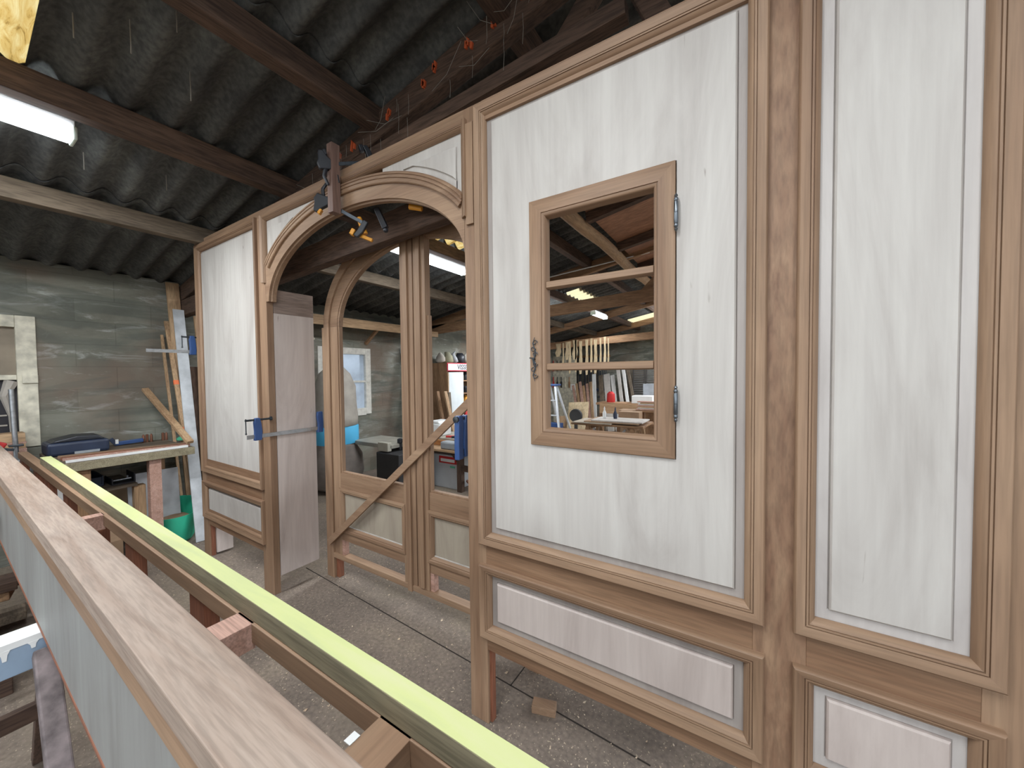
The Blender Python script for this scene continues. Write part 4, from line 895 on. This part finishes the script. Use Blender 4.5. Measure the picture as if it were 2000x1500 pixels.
# boards leaning on the back wall
for i, (x, w_, h_, m_, l) in enumerate(((-3.55, .10, 1.45, WHITE, 'white narrow'), (-3.36, .12, 1.42, GREYW[2], 'grey'), (-3.20, .16, 1.45, PLY, 'cream broad'), (-3.04, .10, 1.42, WHITE, 'bright white'), (-2.90, .09, 1.70, PLY, 'tall pale'), (-2.77, .08, 1.75, WHITE, 'tallest white'), (-2.62, .07, 1.55, GREYW[2], 'slim grey'))):
    lean('leaning_board', (x + .25 + .03 * i, 9.3, 0), (x, 9.9, h_), w_, .02, m_, '%s board leaning before the far wall in the casement view' % l, up=(0, 1, 0), cat='board')
for i in range(6):
    lean('tan_board', (-3.75 + i * .07 + .2, 8.9, 0), (-4.0 + i * .10, 9.5, 1.15 + .05 * (i % 3)), .07, .02, PINE[2] if i % 2 else PINK, 'tan board in the fan leaning left of the white boards', up=(0, 1, 0)).__setitem__('group', 'tan boards leaning in a fan')
# hanging clamps on the back wall
hk = obj('clamp_rail', B().box(-5.0, -3.6, 11.50, 11.56, 1.98, 2.05), PINED[0], bevel=.003, label='wooden rail on the far wall carrying the hanging clamps', cat='rail')
for i in range(14):
    x = -4.92 + i * .085; zt = 1.97; zb = .75 + .14 * math.sin(i * 1.9)
    t = thing('hanging_clamp', (x, 11.47, zb), 'long blue black clamp hanging from the far wall rail', 'clamp', 'clamps hanging on the far wall')
    obj('bar', B().box(x - .012, x + .012, 11.46, 11.475, zb, zt), (NAVY, STEEL, NAVY, BLACK)[i % 4], t); obj('jaw', B().box(x - .03, x + .03, 11.38, 11.459, zb + .05, zb + .12), NAVY, t, bevel=.004); obj('jaw', B().box(x - .03, x + .03, 11.38, 11.459, zt - .2, zt - .14), IRON, t, bevel=.004)
for i in range(5):
    b = B(); x = -3.62 + i * .05; b.tube([(x, 10.54 + .02 * math.sin(k * 2.1 + i), 2.40 - k * .11) for k in range(14)], [.012 + .007 * (k % 2) for k in range(14)], 7)
    obj('hanging_chain', b, IRON, smooth=True, label='knotted dark chain hanging in front of the far wall', cat='chain', group='chains hanging before the far wall')
for i in range(10):
    x = -5.0 + .02 + (i % 5) * .13; z = 1.55 if i < 5 else 1.05; m_ = (REDP, BLACK, PINED[2], IRON, CREAM)[(i * 3) % 5]
    b = B(); b.prism([(x - .02, z), (x + .02, z), (x + .028, z + .16), (x + .008, z + .2), (x + .008, z + .32), (x - .008, z + .32), (x - .008, z + .2), (x - .028, z + .16)], 1, 10.3, 10.33); obj('hung_tool', b, m_, bevel=.003, label='hand tool hung on the tool board at the far left', cat='tool', group='tools on the far tool board')
obj('tool_board', B().box(-4.995, -4.25, 10.3305, 10.355, 0, 2.0), CREAM, bevel=.002, label='pale tool board with hung tools behind the step ladder', cat='tool board')
obj('paper_note', B().box(-4.42, -4.27, 10.326, 10.33, .98, 1.16), WHITE, label='white paper on the tool board', cat='paper')
# louvred shutters
for i in range(4):
    x = -2.75 + i * .36
    t = thing('louvred_shutter', (x, 10.9, 0), 'dark louvred shutter standing against the far wall', 'shutter', 'dark louvred shutters by the far wall')
    SH = plain('dark_shutter', (.05, .045, .042), .6)
    b = B(); b.box(x, x + .03, 10.88, 10.92, 0, 1.7); b.box(x + .31, x + .34, 10.88, 10.92, 0, 1.7); b.box(x + .03, x + .31, 10.88, 10.92, 0, .08); b.box(x + .03, x + .31, 10.88, 10.92, 1.63, 1.7); obj('frame', b, SH, t)
    b = B()
    for k in range(30): b.prism([(10.882, .09 + k * .051), (10.918, .115 + k * .051), (10.918, .122 + k * .051), (10.882, .097 + k * .051)], 0, x + .03, x + .31)
    obj('slats', b, plain('grey_slats', (.11, .105, .10), .6), t)
# machines and boxes in the middle
mm = thing('bench_machine', (-2.5, 8.2, 0), 'workshop bench with clutter behind the trestle table', 'workbench')
obj('top', B().box(-3.0, -1.2, 8.5, 9.0, .74, .79), PINED[0], mm, bevel=.003)
for x in (-2.95, -1.3): obj('leg', B().box(x, x + .08, 8.6, 8.7, 0, .739), PINED[2], mm)
obj('front_board', B().box(-2.9, -1.95, 8.46, 8.495, .55, .77), PINE[0], mm)
b = B(); b.lathe((-2.72, 8.75, .79), [(.09, 0), (.10, .02), (.09, .20), (.04, .25)], 14); obj('red_black_machine', b, REDP, smooth=True, label='red and black machine standing on the far bench', cat='machine')
obj('white_box', B().box(-2.2, -1.75, 8.6, 8.9, .7905, .96), WHITE, bevel=.008, label='white box on the far bench', cat='box')
obj('framed_pane', B().box(-2.05, -1.72, 9.05, 9.08, .80, 1.22), plain('grey_blue_pane', (.35, .38, .42), .3), bevel=.004, label='framed pane standing at the rear of the far bench', cat='frame')
obj('pane_stand', B().box(-2.1, -1.65, 9.03, 9.12, 0, .799), PINED[2], label='brown stand under the framed pane', cat='stand')
b = B(); b.lathe((-2.95, 7.15, .62), [(.10, -.03), (.13, -.035), (.14, 0), (.13, .035), (.10, .03)], 22, axis=1); b.box(-2.98, -2.92, 7.13, 7.17, 0, .5); obj('black_wheel', b, RUBBER, smooth=True, label='black wheel on a short post right of the step ladder', cat='wheel')
# plywood templates hanging from the truss
for i, (x, w_, z0, z1, y) in enumerate(((-3.85, .16, 1.88, 2.30, 8.12), (-3.62, .10, 1.80, 2.12, 8.10), (-3.42, .14, 1.80, 2.34, 8.14), (-3.72, .05, 1.55, 1.95, 8.17), (-3.55, .07, 1.48, 1.93, 8.15), (-3.40, .05, 1.50, 1.93, 8.18), (-3.28, .09, 1.46, 1.95, 8.12), (-3.13, .08, 1.44, 1.96, 8.16), (-3.02, .06, 1.50, 1.98, 8.12), (-2.92, .09, 1.47, 2.0, 8.15), (-2.8, .05, 1.54, 2.0, 8.12), (-2.7, .06, 1.55, 2.02, 8.16), (-2.62, .04, 1.56, 2.02, 8.13))):
    b = B(); y = 8.248; z1 = 2.22 + (x + 3.5) * .05 + .02 * (i % 3); h = z1 - z0
    b.prism([(x - w_ * .3, z0), (x + w_ * .2, z0 + .01), (x + w_ * .5, z0 + h * .4), (x + w_ * .35, z0 + h * .7), (x + w_ * .45, z1), (x - w_ * .4, z1), (x - w_ * .25, z0 + h * .6), (x - w_ * .5, z0 + h * .3)], 1, y, y + .01)
    obj('plywood_template', b, PLYY, bevel=.001, label='curved plywood template hanging from the distant truss', cat='template', group='plywood templates hanging in the distance')
# ------------------------------------------------------------------ floor litter and cobwebs
b = B(); rnd = random.Random(3)
for i in range(2600):
    x = rnd.uniform(-4.2, 1.4); y = rnd.uniform(-.4, 4.2) if i % 3 else rnd.uniform(.4, 2.2)
    if i % 5 == 0: x = rnd.gauss(-.7, .5); y = rnd.gauss(.95, .35)
    s_ = rnd.choice((.0025, .003, .004, .006, .010 if i % 6 == 0 else .0045)); a = rnd.uniform(0, 3.14); c, d = math.cos(a) * s_, math.sin(a) * s_; k = rnd.uniform(.35, 1)
    z = .0012; vs = [b.v(p) for p in ((x - c, y - d, z), (x + d * k, y - c * k, z), (x + c, y + d, z + s_ * .5), (x - d * k, y + c * k, z), (x, y, z + .002))]
    b.face([vs[0], vs[1], vs[2], vs[3]]); b.face([vs[0], vs[1], vs[4]]); b.face([vs[1], vs[2], vs[4]]); b.face([vs[2], vs[3], vs[4]]); b.face([vs[3], vs[0], vs[4]])
obj('wood_shavings', b, CHIP, kind='stuff', label='pale wood chips and shavings scattered over the concrete floor', cat='wood shavings')
for x, y, a, l in ((-2.72, .98, .3, 'white paper scrap on the floor left of the arch'), (-1.35, .80, 1.0, 'thin white splinter on the floor inside the arch')):
    obj('paper_scrap', B().beam((x, y, .0025), (x + .05 * math.cos(a), y + .05 * math.sin(a), .0045), .03 if 'paper' in l else .006, .002), WHITE, label=l, cat='scrap')
obj('wood_offcut', B().beam((-.80, 1.42, .018), (-.70, 1.45, .018), .05, .035), SX[0], bevel=.002, label='small reddish offcut under the big panel\'s bottom rail', cat='offcut')
b = B(); rnd = random.Random(5)
for i in range(46):
    x = rnd.uniform(-2.6, -.3); z = zr(x) - rnd.uniform(.13, .30); y = 1.44 - rnd.uniform(0, .03); L_ = rnd.uniform(.03, .16)
    if rnd.random() < .5: pts = [(x, y, z), (x + .003, y, z - L_ * .5), (x - .002, y, z - L_)]
    else: x2 = x + rnd.uniform(-.25, .25); z2 = z + rnd.uniform(-.05, .12); pts = [(x, y, z), ((x + x2) / 2, y - .02, (z + z2) / 2 - .03), (x2, y - .05, z2)]
    b.tube(pts, .0012, 4)
for x, y, L_ in ((-2.32, .38, .05), (-2.2, .52, .09), (-2.3, .75, .09), (-3.2, .9, .05), (-2.02, .62, .05), (-3.25, .55, .05)): b.tube([(x, y, zr(x) - .02), (x + .003, y, zr(x) - L_ - .03), (x, y, zr(x) - L_ - .07)], .0025, 5)
obj('cobwebs', b, plain('dusty_web', (.22, .2, .17), .9), kind='stuff', label='dusty cobwebs hanging from the roof truss and sheets', cat='cobwebs')
# tidy helper properties
for o in bpy.data.objects:
    if '_w' in o: del o['_w']
